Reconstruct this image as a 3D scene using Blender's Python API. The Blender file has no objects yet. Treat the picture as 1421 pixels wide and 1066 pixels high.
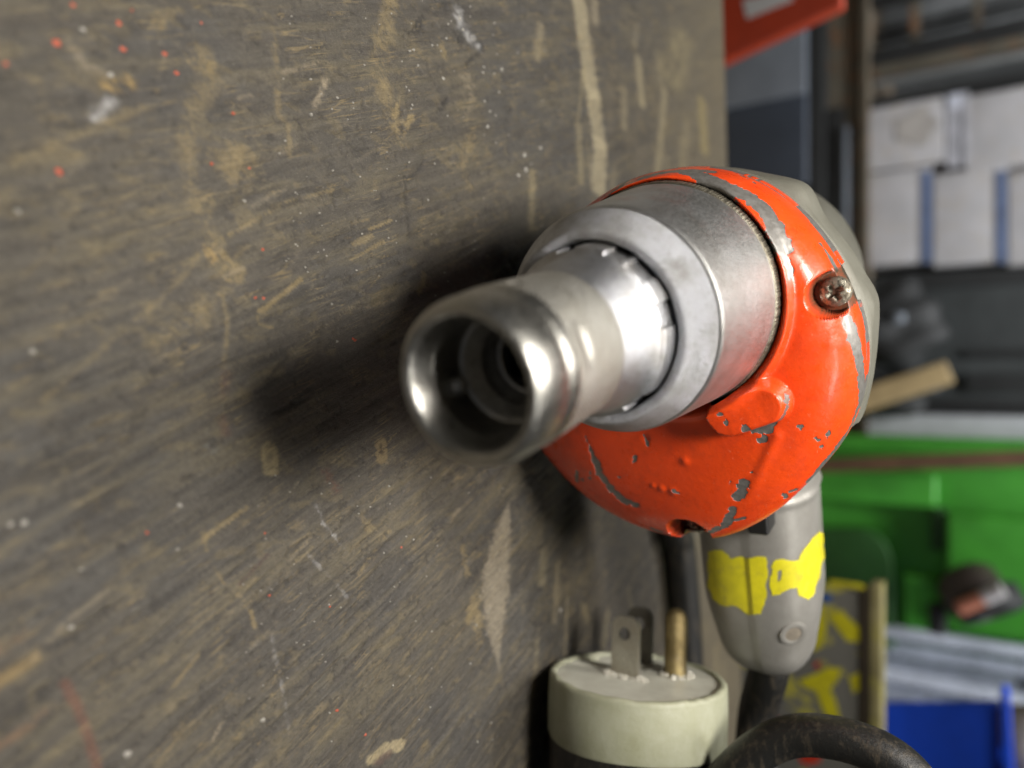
import bpy, bmesh, math, random
import numpy as np
from mathutils import Vector, Matrix
from mathutils.bvhtree import BVHTree
random.seed(4)
RNG = np.random.default_rng(11)
S = 0.00083                      # one modelling unit in metres
TH = math.radians(33.46)         # camera pitch below the horizon
H = 107.0                        # camera height above the bench, units
F, CX, CY = 1040.0, 710.5, 533.0 # focal length and centre in photograph pixels
sc = bpy.context.scene
col = sc.collection

# ------------------------------------------------------------------ camera
cam_d = bpy.data.cameras.new('camera')
cam = bpy.data.objects.new('camera', cam_d)
col.objects.link(cam)
FW = Vector((0, math.cos(TH), -math.sin(TH)))
RT = Vector((0, math.sin(TH), math.cos(TH)))      # picture right = world up: the photographer held the camera on its side
DN = Vector((1, 0, 0))                            # picture down
m = Matrix.Identity(4)
for i, ax in enumerate((RT, -DN, -FW)):
    for j in range(3):
        m[j][i] = ax[j]
m[0][3], m[1][3], m[2][3] = 0, 0, H * S
cam.matrix_world = m
cam_d.sensor_width = 36
cam_d.lens = 36 * F / 1421
cam_d.clip_start = 0.004
cam_d.clip_end = 50
cam_d.dof.use_dof = True
cam_d.dof.focus_distance = 150 * S
cam_d.dof.aperture_fstop = (cam_d.lens / 1000) / (3.3 * S)
cam_d.dof.aperture_blades = 0
sc.camera = cam

# ------------------------------------------------------------------ light
sc.view_settings.view_transform = 'Standard'
sc.view_settings.look = 'None'
sc.view_settings.exposure = 0.0
sc.view_settings.gamma = 1.0
w = bpy.data.worlds.new('World')
sc.world = w
w.use_nodes = True
bg = w.node_tree.nodes['Background']
bg.inputs[0].default_value = (0.95, 0.97, 1.0, 1)
bg.inputs[1].default_value = 0.036

def lamp(name, loc, target, sx, sy, power, colr, roll=0):
    d = bpy.data.lights.new(name, 'AREA')
    d.shape = 'RECTANGLE'
    d.size, d.size_y = sx, sy
    d.energy = power
    d.color = colr
    o = bpy.data.objects.new(name, d)
    col.objects.link(o)
    o.location = loc
    v = Vector(target) - Vector(loc)
    o.rotation_euler = (v.to_track_quat('-Z', 'Y') @ Matrix.Rotation(roll, 3, 'Z').to_quaternion()).to_euler()
    return o
lamp('work_lamp', (-43 * S, 63 * S, 300 * S), (-20 * S, 90 * S, 0), 92 * S, 70 * S, 0.97, (1.0, 0.95, 0.88))
lamp('fill_lamp', (-0.25, 0.55, 1.15), (-0.1, 0.30, 0.0), 0.5, 0.16, 8.5, (1.0, 0.96, 0.90))  # added unseen fill: softens the shadows and evens out the far bench
lamp('side_ceiling_lamp', (0.75, -0.10, 1.20), (0.0, 0.12, 0.0), 0.13, 0.5, 2.5, (1.0, 0.97, 0.92))
al = lamp('background_fill_lamp', (0.1, 0.60, 1.3), (0.0, 1.15, 0.0), 1.2, 0.2, 8.5, (0.93, 0.96, 1.0))  # added unseen fill that brightens the things behind the bench
al.data.spread = math.radians(85)  # narrowed to keep this fill off the bench
sc.cycles.max_bounces = 6
sc.cycles.glossy_bounces = 4
sc.cycles.use_denoising = True

# ------------------------------------------------------------------ helpers
def ray(px, py):
    return (FW + RT * ((px - CX) / F) + DN * ((py - CY) / F))
CAM = Vector((0, 0, H))
def on_bench(px, py, z=0.0):
    d = ray(px, py)
    return CAM + d * ((z - H) / d.z)
def at(px, py, Y):
    d = ray(px, py)
    return CAM + d * (Y / d.y)

def sgn(a):
    return np.where(a < 0, -1.0, 1.0)

class MB:
    def __init__(s):
        s.v = []; s.f = []; s.uv = []
    def add(s, vs, fs, uv=None):
        n = len(s.v)
        s.v += [tuple(p) for p in vs]
        s.f += [tuple(i + n for i in q) for q in fs]
        s.uv += list(uv) if uv is not None else [(0, 0)] * len(vs)
        return s
    def box(s, lo, hi, bev=0.0, M=None):
        bm = bmesh.new()
        bmesh.ops.create_cube(bm, size=1)
        for v in bm.verts:
            v.co = Vector([lo[i] + (v.co[i] + .5) * (hi[i] - lo[i]) for i in range(3)])
        if bev > 0:
            bmesh.ops.bevel(bm, geom=bm.edges[:], offset=bev, segments=3, profile=.6, affect='EDGES')
        bm.verts.index_update()
        vs = [(M @ v.co) if M else v.co.copy() for v in bm.verts]
        fs = [[v.index for v in f.verts] for f in bm.faces]
        bm.free()
        return s.add(vs, fs)
    def tube(s, pts, rad, n=16, cap=True):
        pts = [Vector(p) for p in pts]
        if not hasattr(rad, '__len__'):
            rad = [rad] * len(pts)
        vs = []; fs = []
        t = (pts[1] - pts[0]).normalized()
        nrm = t.orthogonal().normalized()
        for i, p in enumerate(pts):
            t = (pts[min(i + 1, len(pts) - 1)] - pts[max(i - 1, 0)]).normalized()
            nrm = (nrm - t * nrm.dot(t)).normalized()
            b = t.cross(nrm)
            for k in range(n):
                a = 2 * math.pi * k / n
                vs.append(p + (nrm * math.cos(a) + b * math.sin(a)) * rad[i])
        for i in range(len(pts) - 1):
            for k in range(n):
                fs.append((i * n + k, i * n + (k + 1) % n, (i + 1) * n + (k + 1) % n, (i + 1) * n + k))
        if cap:
            fs.append(tuple(range(n))[::-1]); fs.append(tuple(range((len(pts) - 1) * n, len(pts) * n)))
        return s.add(vs, fs)

def build(name, mb, mat, parent=None, sharp=35, attrs=None, uv=False):
    me = bpy.data.meshes.new(name)
    base = Vector(parent['base']) if parent is not None and 'base' in parent else Vector((0, 0, 0))
    V = (np.array([list(p) for p in mb.v], dtype=float) - np.array(base)) * S
    me.from_pydata(V.tolist(), [], mb.f)
    me.update()
    me.polygons.foreach_set('use_smooth', [True] * len(me.polygons))
    if sharp < 180:
        me.set_sharp_from_angle(angle=math.radians(sharp))
    if uv:
        l = me.uv_layers.new(name='UVMap')
        idx = np.zeros(len(me.loops), dtype=np.int32); me.loops.foreach_get('vertex_index', idx)
        l.data.foreach_set('uv', np.array(mb.uv, dtype=np.float32)[idx].ravel())
    for k, a in (attrs or {}).items():
        a = np.asarray(a, dtype=np.float32)
        if a.ndim == 1:
            at_ = me.attributes.new(k, 'FLOAT', 'POINT'); at_.data.foreach_set('value', a)
        else:
            at_ = me.attributes.new(k, 'FLOAT_COLOR', 'POINT'); at_.data.foreach_set('color', a.ravel())
    if mat: me.materials.append(mat)
    o = bpy.data.objects.new(name, me)
    col.objects.link(o)
    if parent is not None:
        o.parent = parent
        o['base'] = tuple(base)
    return o

def thing(name, base, label, cat, group=None):
    o = bpy.data.objects.new(name, None)
    o.empty_display_size = 0.01
    col.objects.link(o)
    o.location = Vector(base) * S
    o['base'] = tuple(base)
    o['label'] = label; o['category'] = cat
    if group: o['group'] = group
    return o

# ------------------------------------------------------------------ materials
class NT:
    def __init__(s, name):
        s.m = bpy.data.materials.new(name); s.m.use_nodes = True
        s.t = s.m.node_tree; s.b = s.t.nodes['Principled BSDF']
        g = s.n('ShaderNodeNewGeometry'); v = s.n('ShaderNodeVectorMath', operation='SCALE')
        s.t.links.new(g.outputs['Position'], v.inputs[0]); v.inputs['Scale'].default_value = 1 / S
        s.pos = v.outputs[0]
    def n(s, typ, **k):
        n = s.t.nodes.new(typ)
        for a, b in k.items(): setattr(n, a, b)
        return n
    def put(s, sock, v):
        if hasattr(v, 'links'): s.t.links.new(v, sock)
        elif hasattr(v, '__len__') and len(v) == 3 and sock.type == 'RGBA': sock.default_value = (*v, 1)
        else: sock.default_value = v
    def noise(s, scale, detail=4, rough=.55, vec=None, dist=0.0, stretch=None):
        vec = vec or s.pos
        if stretch:
            mp = s.n('ShaderNodeMapping', vector_type='TEXTURE'); s.put(mp.inputs['Vector'], vec)
            mp.inputs['Rotation'].default_value = stretch[0]; mp.inputs['Scale'].default_value = tuple(1 / q for q in stretch[1]); vec = mp.outputs[0]
        n = s.n('ShaderNodeTexNoise'); s.put(n.inputs['Vector'], vec)
        n.inputs['Scale'].default_value = scale; n.inputs['Detail'].default_value = detail
        n.inputs['Roughness'].default_value = rough; n.inputs['Distortion'].default_value = dist
        return n.outputs['Fac']
    def ramp(s, f, a, b, lo=0.0, hi=1.0):
        n = s.n('ShaderNodeMapRange'); s.put(n.inputs[0], f)
        n.inputs[1].default_value = a; n.inputs[2].default_value = b; n.inputs[3].default_value = lo; n.inputs[4].default_value = hi
        return n.outputs[0]
    def mix(s, f, a, b, mode='MIX'):
        n = s.n('ShaderNodeMix', data_type='RGBA', blend_type=mode)
        s.put(n.inputs[0], f); s.put(n.inputs[6], a); s.put(n.inputs[7], b)
        return n.outputs[2]
    def math(s, op, a, b=0.0, clamp=False):
        n = s.n('ShaderNodeMath', operation=op, use_clamp=clamp); s.put(n.inputs[0], a); s.put(n.inputs[1], b)
        return n.outputs[0]
    def attr(s, name, o='Fac'):
        n = s.n('ShaderNodeAttribute', attribute_name=name); return n.outputs[o]
    def bump(s, h, dist=.1, strength=1.0, nrm=None):
        n = s.n('ShaderNodeBump'); s.put(n.inputs['Height'], h)
        n.inputs['Distance'].default_value = dist * S; n.inputs['Strength'].default_value = strength
        if nrm: s.put(n.inputs['Normal'], nrm)
        return n.outputs[0]
    def set(s, **k):
        for a, v in k.items(): s.put(s.b.inputs[a.replace('_', ' ')], v)
        return s.m

def m_plain(name, c, rough=.6, var=.25, scale=.05, bump=0.0, metallic=0.0, dirt=None):
    t = NT(name)
    n = t.noise(scale, 6, .65)
    c2 = tuple(x * (1 - var) for x in c)
    cc = t.mix(t.ramp(n, .35, .65), c, c2)
    if dirt:
        cc = t.mix(t.ramp(t.noise(scale * 2.3, 8, .7), .52, .68, 0, .8), cc, dirt)
    k = dict(Base_Color=cc, Roughness=t.ramp(t.noise(scale * 5, 3), .3, .7, rough - .08, rough + .1), Metallic=metallic)
    if bump: k['Normal'] = t.bump(t.noise(scale * 12, 5, .6), bump)
    return t.set(**k)

def m_metal(name, c, rough, scr=.05, blot=(.30, .28, .24), blot_amt=.5, spec=1.0):
    t = NT(name)
    n = t.noise(.16, 6, .62); n2 = t.noise(1.7, 5, .7); n3 = t.noise(.7, 8, .75)
    cc = t.mix(t.ramp(n, .42, .7, 0, blot_amt), c, blot)
    cc = t.mix(t.ramp(n3, .58, .70, 0, .65), cc, (.16, .14, .11))
    for rot in ((.4, .9, .2), (1.3, .2, .8), (.1, .5, 2.1)):
        sv = t.noise(.5, 2, .5, stretch=(rot, (1, .10, 1))); sd = t.math('ABSOLUTE', t.math('SUBTRACT', sv, .5))
        cc = t.mix(t.math('MULTIPLY', t.ramp(sd, 0, .010, .55, 0), t.ramp(t.noise(.3, 3), .48, .60)), cc, (.20, .19, .17))
    r = t.math('ADD', t.ramp(n2, .3, .75, rough - .07, rough + .13), t.ramp(n, .4, .75, 0, .14))
    h = t.math('ADD', t.math('MULTIPLY', n2, .6), t.noise(5, 3, .6))
    return t.set(Base_Color=cc, Roughness=r, Metallic=1.0, Normal=t.bump(h, scr))

# ------------------------------------------------------------------ workbench top
# positions on the bench are in units; marks and gouges are worn into the board itself
def vnoise(x, y, seed):
    r = np.random.default_rng(seed); G = r.random((256, 256))
    xi = np.floor(x).astype(int); yi = np.floor(y).astype(int)
    fx = x - xi; fy = y - yi
    fx = fx * fx * (3 - 2 * fx); fy = fy * fy * (3 - 2 * fy)
    g = lambda i, j: G[i % 256, j % 256]
    return (g(xi, yi) * (1 - fx) + g(xi + 1, yi) * fx) * (1 - fy) + (g(xi, yi + 1) * (1 - fx) + g(xi + 1, yi + 1) * fx) * fy
def fbm(x, y, seed, o=4, gain=.55):
    s = 0; a = 1; n = 0
    for i in range(o):
        s = s + a * vnoise(x * 2 ** i + 17 * i, y * 2 ** i + 5 * i, seed + i); n += a; a *= gain
    return s / n
def sstep(x, a, b):
    t = np.clip((x - a) / (b - a), 0, 1); return t * t * (3 - 2 * t)

EA = on_bench(1006, 0); EB = on_bench(1034, 1000)            # far edge of the bench top
edge_dir = (EB - EA).normalized()
edge_n = Vector((-edge_dir.y, edge_dir.x, 0))
GD = math.radians(23)                                         # grain runs away from the camera, a little to the side
gdx, gdy = -math.sin(GD), math.cos(GD)
def far_y(x): return EA.y + (x - EA.x) * edge_dir.y / edge_dir.x
xs = np.concatenate([np.linspace(-1500, -260, 14), np.linspace(-240, -100, 180), np.linspace(-99.6, 105, 480), np.linspace(106, 240, 170), np.linspace(260, 1500, 14)])
s_ = np.concatenate([np.linspace(-800, 20, 8), np.linspace(30, 135, 250), np.linspace(135.6, 230, 130), np.linspace(231.2, 372, 110)])
def bench_height(X, Y):
    p = X * gdy - Y * gdx; q = X * gdx + Y * gdy              # across / along the grain
    g1 = fbm(p * .55, q * .045, 3, 4)
    g2 = fbm(p * 1.5 + .6 * g1, q * .11, 31, 3)
    zone = sstep(fbm(X * .03, Y * .03, 71, 3), .42, .62)
    gouge = sstep(g2, .60, .74) * (0.3 + .7 * zone)
    pits = sstep(fbm(X * .9, Y * .7, 55, 3), .66, .78)
    h = (g1 - .5) * .55 - gouge * .50 - pits * .28 + (fbm(X * .02, Y * .02, 9, 3) - .5) * .9
    return h, g1, g2, gouge, pits, zone
NX, NY = len(xs), len(s_)
ratio = np.array([(far_y(x) - 372) for x in xs])
X = np.repeat(xs[:, None], NY, 1)
Y = np.repeat(s_[None, :], NX, 0) + ratio[:, None] * np.clip((s_[None, :] - 30) / (372 - 30), 0, 1)
h, g1, g2, gouge, pits, zone = bench_height(X, Y)
inner = sstep(Y, 0, 30) * sstep(-np.abs(X), -240, -200)
edge_d = np.array([far_y(x) for x in xs])[:, None] - Y
# colour of the board: stained dark brown, thin worn places show tan wood, grime in the pores
p_ = X * gdy - Y * gdx; q_ = X * gdx + Y * gdy
def lerp(c, k, d): return c * (1 - k[..., None]) + np.array(d) * k[..., None]
C = np.zeros((NX, NY, 3)) + np.array((.076, .067, .053))
blot = fbm(X * .045, Y * .03, 21, 4)
C = lerp(C, sstep(blot, .42, .66) * .7, (.064, .061, .057))
och = fbm(p_ * .16 + 3, q_ * .05, 25, 5); och2 = fbm(p_ * .5, q_ * .10, 27, 4)
C = lerp(C, sstep(och, .52, .62) * sstep(och2, .42, .58) * .22, (.16, .13, .066))
C = lerp(C, sstep(1 - och, .56, .66) * sstep(och2, .40, .60) * .42, (.046, .042, .037))
C = lerp(C, sstep(g1, .54, .72) * .28, (.15, .122, .068))
C = lerp(C, sstep(1 - g1, .54, .72) * .50, (.050, .043, .036))
C = lerp(C, gouge * .65, (.030, .026, .022))
C = lerp(C, sstep(fbm(X * .5, Y * .25, 83, 4),   .63, .74) * .22, (.22, .17, .08))
C = lerp(C, pits * .6, (.032, .028, .024))
C = lerp(C, sstep(Y, 215, 360) * .55, (.20, .165, .10))       # paler, yellower wood towards the far edge
STROKES = []      # (points in photograph pixels, width px, colour, strength, softness, raggedness)
TAN = (.30, .225, .10); PALE = (.34, .28, .19); WHITE = (.55, .55, .55); BLK = (.02, .018, .016); RUST = (.13, .058, .038); YEL = (.30, .205, .075)
def st(pts, wd, c, k=.7, soft=.5, rag=.5): STROKES.append((pts, wd, c, k, soft, rag))
# broad smears across the grain
st([(545, -5), (540, 40), (530, 90), (540, 150), (556, 190)], 22, TAN, .5, .8, 1.2)
st([(556, 140), (548, 165), (560, 190), (575, 160)], 7, TAN, .8, .5, 1)
st([(285, 70), (300, 110), (270, 150), (262, 190), (268, 240), (275, 290), (300, 330), (310, 400)], 24, TAN, .45, .9, 1.3)
st([(275, 85), (290, 95)], 26, TAN, .6, .5, 1); st([(320, 230), (335, 215)], 40, TAN, .55, .6, 1.2)
st([(150, 118), (180, 114)], 20, YEL, .8, .6, .9); st([(135, 160), (158, 138)], 15, WHITE, .45, .9, .8)
st([(100, 60), (120, 90), (145, 100)], 16, PALE, .3, .8, 1)
st([(20, 225), (90, 195), (150, 170), (215, 145)], 12, TAN, .42, .9, 1)
st([(215, 30), (250, 12)], 18, TAN, .5, .6, 1.2); st([(60, 12), (50, 10)], 14, TAN, .3, .9, .8)
st([(298, 280), (285, 330), (270, 370), (220, 420), (150, 480), (60, 560)], 9, TAN, .38, .9, 1)
st([(290, 345), (298, 360)], 14, YEL, .65, .6, .8)
st([(225, 475), (255, 460), (280, 440), (285, 420)], 34, TAN, .42, .8, 1.2)
st([(40, 320), (80, 305), (110, 290)], 10, TAN, .35, .9, 1); st([(60, 400), (110, 383)], 9, TAN, .3, .9, 1)
st([(240, 380), (330, 320), (400, 280), (470, 262)], 5, TAN, .55, .6, 1); st([(315, 500), (320, 450), (312, 410)], 6, TAN, .4, .6, 1)
st([(310, 350), (340, 380), (325, 390)], 12, TAN, .6, .6, 1.2)
st([(365, 432), (420, 388)], 7, TAN, .75, .35, .6); st([(360, 440), (363, 450), (380, 455)], 4, TAN, .5, .5, 1)
st([(495, 338), (518, 328)], 8, TAN, .55, .35, .6); st([(490, 360), (535, 335)], 3, TAN, .6, .4, .7)
st([(515, 318), (540, 308), (545, 305)], 3, TAN, .7, .4, .7)
st([(405, 490), (440, 460), (500, 420)], 7, PALE, .4, .5, 1); st([(370, 530), (410, 485), (480, 430)], 4, BLK, .8, .4, .8)
st([(380, 290), (425, 275)], 6, BLK, .8, .4, .9); st([(385, 320), (415, 308), (410, 325)], 6, BLK, .7, .5, .9)
st([(395, 372), (410, 362)], 5, BLK, .7, .4, .8); st([(340, 275), (300, 305)], 5, BLK, .5, .5, .9)
st([(360, 58), (370, 50)], 18, BLK, .5, .6, .9); st([(400, 118), (450, 100)], 6, BLK, .7, .5, .9); st([(460, 60), (430, 72)], 5, BLK, .7, .5, .9)
st([(640, 10), (645, 40), (665, 62)], 15, WHITE, .5, .6, 1.3); st([(650, 20), (640, 60)], 10, BLK, .7, .5, 1.2); st([(595, 10), (640, 0)], 7, BLK, .8, .5, .8)  # the white stroke paints in glints on the rough ridge
st([(580, 40), (592, 22)], 8, BLK, .8, .5, 1); st([(570, 45), (590, 38)], 7, BLK, .6, .5, 1); st([(660, 60), (670, 54), (673, 66), (650, 90)], 5, BLK, .8, .4, 1)
st([(630, 130), (612, 155)], 6, BLK, .85, .4, .9); st([(600, 190), (588, 232), (570, 250)], 4, BLK, .8, .4, 1); st([(565, 245), (570, 330)], 5, BLK, .6, .5, 1)
st([(655, 190), (645, 235), (655, 258)], 14, TAN, .4, .7, 1.3); st([(615, 55), (620, 78)], 8, TAN, .75, .4, .9); st([(700, 5), (704, 15)], 8, TAN, .6, .6, .9)
st([(380, 40), (385, 65), (390, 160), (402, 170), (405, 215)], 8, TAN, .4, .6, 1.2); st([(440, 145), (450, 125), (453, 108)], 8, PALE, .55, .5, .9)
st([(650, 110), (655, 135), (650, 150)], 16, PALE, .4, .7, 1.2); st([(590, 380), (585, 405)], 9, TAN, .5, .5, .9)
for a, b in (((805, -5), (825, 130)), ((825, 130), (835, 200)), ((835, 200), (832, 262))):
    st([a, b], 19, (.36, .31, .20), .62, .35, .6)
st([(828, 0), (828, 30)], 9, (.34, .29, .20), .5, .5, .6); st([(888, 80), (893, 145)], 9, (.33, .28, .17), .5, .6, .5)
st([(925, 125), (915, 240)], 8, (.32, .27, .16), .45, .7, .5); st([(975, 140), (980, 210)], 12, (.34, .27, .11), .5, .7, .6)
st([(950, 50), (935, 110)], 26, (.30, .25, .13), .5, .8, .8)
st([(684, 740), (704, 722)], 5, PALE, .4, .5, .8)
for i in range(44):                                       # long leaf shaped place planed down to pale wood
    k = i / 43; wl = 2 + 33 * math.sin(math.pi * k ** .85) ** 1.15
    y_ = 698 + 228 * k; x_ = 709 - 14 * k - 8 * math.sin(math.pi * k) - (wl * .10)
    st([(x_, y_), (x_ - .5, y_ + 5)], wl, (.215, .185, .135), .5, .35, .5)
st([(655, 860), (662, 830), (668, 890)], 14, TAN, .65, .6, 1.2); st([(645, 760), (652, 800)], 8, TAN, .7, .4, .9); st([(508, 715), (515, 735)], 12, TAN, .55, .6, 1.2)
st([(540, 740), (530, 755), (525, 768)], 12, TAN, .7, .5, 1.2); st([(500, 800), (518, 775)], 4, TAN, .7, .4, .8)
st([(377, 625), (379, 650)], 22, (.27, .22, .115), .8, .2, .35); st([(376, 640), (378, 632)], 8, (.10, .08, .05), .6, .4, .6)
st([(531, 614), (532, 638)], 15, (.24, .18, .09), .75, .2, .4); st([(531, 618), (532, 630)], 5, (.07, .05, .03), .8, .3, .5)
st([(520, 1052), (535, 1040), (556, 1036)], 17, (.35, .29, .17), .75, .3, .4); st([(530, 1056), (540, 1048)], 14, (.10, .065, .05), .7, .3, .5)
st([(440, 700), (452, 725), (475, 755), (490, 775)], 1.8, WHITE, .32, .6, 2.4); st([(430, 770), (470, 810), (485, 830)], 1.8, WHITE, .22, .6, 2.4)
st([(380, 880), (388, 920), (400, 975), (405, 1020)], 2.6, WHITE, .22, .9, 2.6)
st([(60, 600), (165, 885)], 2, BLK, .2, .6, .8)
st([(-5, 955), (30, 930), (50, 915)], 20, YEL, .5, .7, .6); st([(50, 915), (100, 860), (160, 815)], 9, PALE, .4, .9, .8); st([(0, 910), (40, 880)], 16, (.28, .14, .05), .45, .9, .8)
st([(0, 1040), (50, 1005), (80, 975)], 12, (.24, .13, .06), .45, .9, .8); st([(95, 950), (112, 985), (125, 1020), (140, 1070)], 13, RUST, .75, .5, .4)
st([(290, 745), (345, 705)], 8, TAN, .6, .4, .7); st([(284, 740), (290, 765)], 6, TAN, .5, .5, .8); st([(300, 790), (322, 820)], 3, TAN, .5, .5, .8); st([(330, 822), (352, 850), (358, 872)], 7, TAN, .7, .5, .8)
st([(335, 812), (375, 770)], 4, (.06, .035, .03), .8, .4, .6); st([(355, 842), (365, 830)], 8, BLK, .7, .5, .8)
st([(245, 955), (280, 910)], 6, TAN, .55, .6, .7); st([(330, 1028), (352, 1005), (382, 965)], 5, TAN, .7, .4, .9); st([(345, 1000), (380, 968)], 2.5, BLK, .8, .4, .6); st([(300, 1030), (312, 1005)], 6, PALE, .5, .5, .8)
st([(455, 655), (470, 680)], 14, RUST, .6, .6, 1); st([(520, 720), (475, 700)], 5, BLK, .4, .5, 1)
st([(318, 600), (310, 560), (318, 520)], 14, RUST, .35, .9, 1); st([(285, 620), (300, 625)], 10, (.25, .26, .25), .4, .7, 1)
for i in range(90):                                       # short wood fibres lifted along the grain
    px, py = random.uniform(300, 760), random.uniform(640, 1060)
    if 545 < px and py < 660: continue
    a = math.radians(random.gauss(-48 - (px - 500) * .05, 5)); L = random.uniform(10, 60)
    st([(px, py), (px + L * math.cos(a), py + L * math.sin(a))], random.uniform(1.5, 4), random.choice([TAN, TAN, BLK, PALE, (.05, .035, .03)]), random.uniform(.15, .4), .8, 1.4)
for i in range(70):
    px, py = random.uniform(0, 690), random.uniform(0, 520)
    a = math.radians(random.gauss(-27, 7)); L = random.uniform(12, 70)
    st([(px, py), (px + L * math.cos(a), py + L * math.sin(a))], random.uniform(1.5, 5), random.choice([TAN, BLK, BLK, PALE, (.05, .04, .035)]), random.uniform(.12, .35), .8, 1.4)
for i in range(40):                                       # streaks on the far half
    px, py = random.uniform(740, 1010), random.choice([random.uniform(-20, 240), random.uniform(760, 1066)])
    L = random.uniform(15, 90)
    st([(px, py), (px + random.uniform(-8, 8), py + L)], random.uniform(3, 12), random.choice([(.30, .25, .14), (.12, .10, .07), (.36, .30, .18), (.30, .25, .14)]), random.uniform(.2, .45), .8, .7)
rag = fbm(X * 1.1, Y * .8, 91, 4); rag2 = fbm(X * 3.1, Y * 2.2, 47, 3)
hx = np.zeros_like(X); brk = fbm(X * .28, Y * .2, 123, 3)
for pts, wd, c, k, soft, rg in STROKES:
    P = [on_bench(*p) for p in pts]
    mid = sum(P, Vector()) / len(P)
    mpp = (mid - CAM).dot(FW) / F                              # units per pixel there
    rad = wd * .5 * mpp
    x0, x1 = min(p.x for p in P) - rad * 2.5, max(p.x for p in P) + rad * 2.5
    asp = max(1.0, min(3.0, 1.0 / abs(ray(*pts[0]).normalized().z)))
    y0, y1 = min(p.y for p in P) - rad * 2.5 * asp, max(p.y for p in P) + rad * 2.5 * asp
    i0, i1 = np.searchsorted(xs, (x0, x1)); i0 = max(i0 - 1, 0)
    if i1 - i0 < 2: i1 = i0 + 2
    sx, sy = X[i0:i1], Y[i0:i1]
    d = np.full(sx.shape, 1e9)
    if len(P) == 1: P = P * 2
    for p, q in zip(P[:-1], P[1:]):
        vx, vy = q.x - p.x, (q.y - p.y) / asp; L = vx * vx + vy * vy + 1e-9
        wx, wy = sx - p.x, (sy - p.y) / asp
        tt = np.clip((wx * vx + wy * vy) / L, 0, 1)
        d = np.minimum(d, np.hypot(wx - tt * vx, wy - tt * vy))
    n = (.65 * rag[i0:i1] + .35 * rag2[i0:i1] - .5) * 2.2
    dd = d / max(rad, .28) + n * rg
    kk = (1 - sstep(dd, 1 - soft, 1 + soft * .6)) * k
    if rg >= .8: kk = kk * sstep(.5 * brk[i0:i1] + .5 * rag2[i0:i1], .36, .56)
    C[i0:i1] = lerp(C[i0:i1], kk * (.72 if c is TAN else 1.0), c)
    if c is BLK: hx[i0:i1] -= kk * .35
gl = 1 + (fbm(X * 2.2, Y * 1.4, 61, 3) - .5) * .55
C = C * gl[..., None]
Z = (h + hx) * inner * (1 - .5 * sstep(Y, 250, 350)) - .9 * sstep(-edge_d, -3, 0) * (1 - sstep(edge_d, 0, 3)) - .45
bench = thing('workbench', (0, 200, 0), 'dark scuffed and stained wooden workbench top under the power drill', 'workbench')
mb = MB()
mb.v = np.stack([X.ravel(), Y.ravel(), Z.ravel()], 1).tolist()
ii = np.arange(NX * NY).reshape(NX, NY)
mb.f = np.stack([ii[:-1, :-1], ii[1:, :-1], ii[1:, 1:], ii[:-1, 1:]], -1).reshape(-1, 4).tolist()
mb.uv = []
t = NT('worn_bench_wood')
cA = t.attr('wood', 'Color')
st1 = t.noise(1.0, 5, .65, stretch=((0, 0, GD), (1.4, .13, 1)))
st2 = t.noise(3.4, 4, .7, stretch=((0, 0, GD), (1.2, .35, 1)))
fine = t.noise(2.6, 6, .7)
spk = t.noise(5.5, 2, .5)
cc = t.mix(t.ramp(st1, .40, .7, 0, .40), cA, t.mix(1.0, cA, (.42, .40, .38), 'MULTIPLY'))
cc = t.mix(t.ramp(st2, .58, .74, 0, .30), cc, t.mix(1.0, cc, (1.9, 1.75, 1.45), 'MULTIPLY'))
cc = t.mix(t.ramp(fine, .57, .69, 0, .7), cc, (.022, .019, .016))
cc = t.mix(t.ramp(spk, .705, .735, 0, .7), cc, (.40, .36, .28))
cc = t.mix(t.ramp(t.noise(2.1, 3, .6, stretch=((0, 0, GD), (1.6, .22, 1))), .66, .74, 0, .75), cc, (.020, .018, .016))
def contour(sc_, st_, w_, lo, hi):
    v = t.noise(sc_, 3, .5, stretch=st_); d_ = t.math('ABSOLUTE', t.math('SUBTRACT', v, .5))
    return t.math('MULTIPLY', t.ramp(d_, 0, w_, 1, 0), t.ramp(t.noise(.10, 4, .65), lo, hi))
l1 = contour(.55, ((0, 0, GD), (1, .07, 1)), .022, .46, .62)
l2 = contour(.75, ((0, 0, GD + .05), (1, .09, 1)), .020, .40, .60)
l3 = contour(.42, ((0, 0, GD - .06), (1, .10, 1)), .016, .50, .60)
cc = t.mix(t.math('MULTIPLY', l1, .55), cc, (.25, .185, .085))
cc = t.mix(t.math('MULTIPLY', l2, .75), cc, (.022, .019, .016))
cc = t.mix(t.math('MULTIPLY', l3, .18), cc, (.30, .25, .16))
hgt = t.math('ADD', t.math('MULTIPLY', st1, .8), t.math('ADD', t.math('MULTIPLY', st2, .5), t.math('MULTIPLY', fine, .45)))
t.set(Base_Color=cc, Roughness=t.ramp(fine, .3, .7, .42, .68), Normal=t.bump(hgt, .5, .85))
t.b.inputs['Specular IOR Level'].default_value = .55
top = build('bench_top', mb, t.m, bench, sharp=180, attrs={'wood': np.concatenate([C.reshape(-1, 3), np.ones((NX * NY, 1))], 1)})
mb = MB(); n0 = []
for x in xs[::20]:
    mb.add([(x, far_y(x) + .05, -1.4), (x, far_y(x) + .05, -24)], [])
for i in range(len(xs[::20]) - 1):
    mb.f.append((2 * i, 2 * i + 1, 2 * i + 3, 2 * i + 2))
build('bench_edge', mb, m_plain('bench_edge_wood', (.12, .09, .06), .7), bench)

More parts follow.
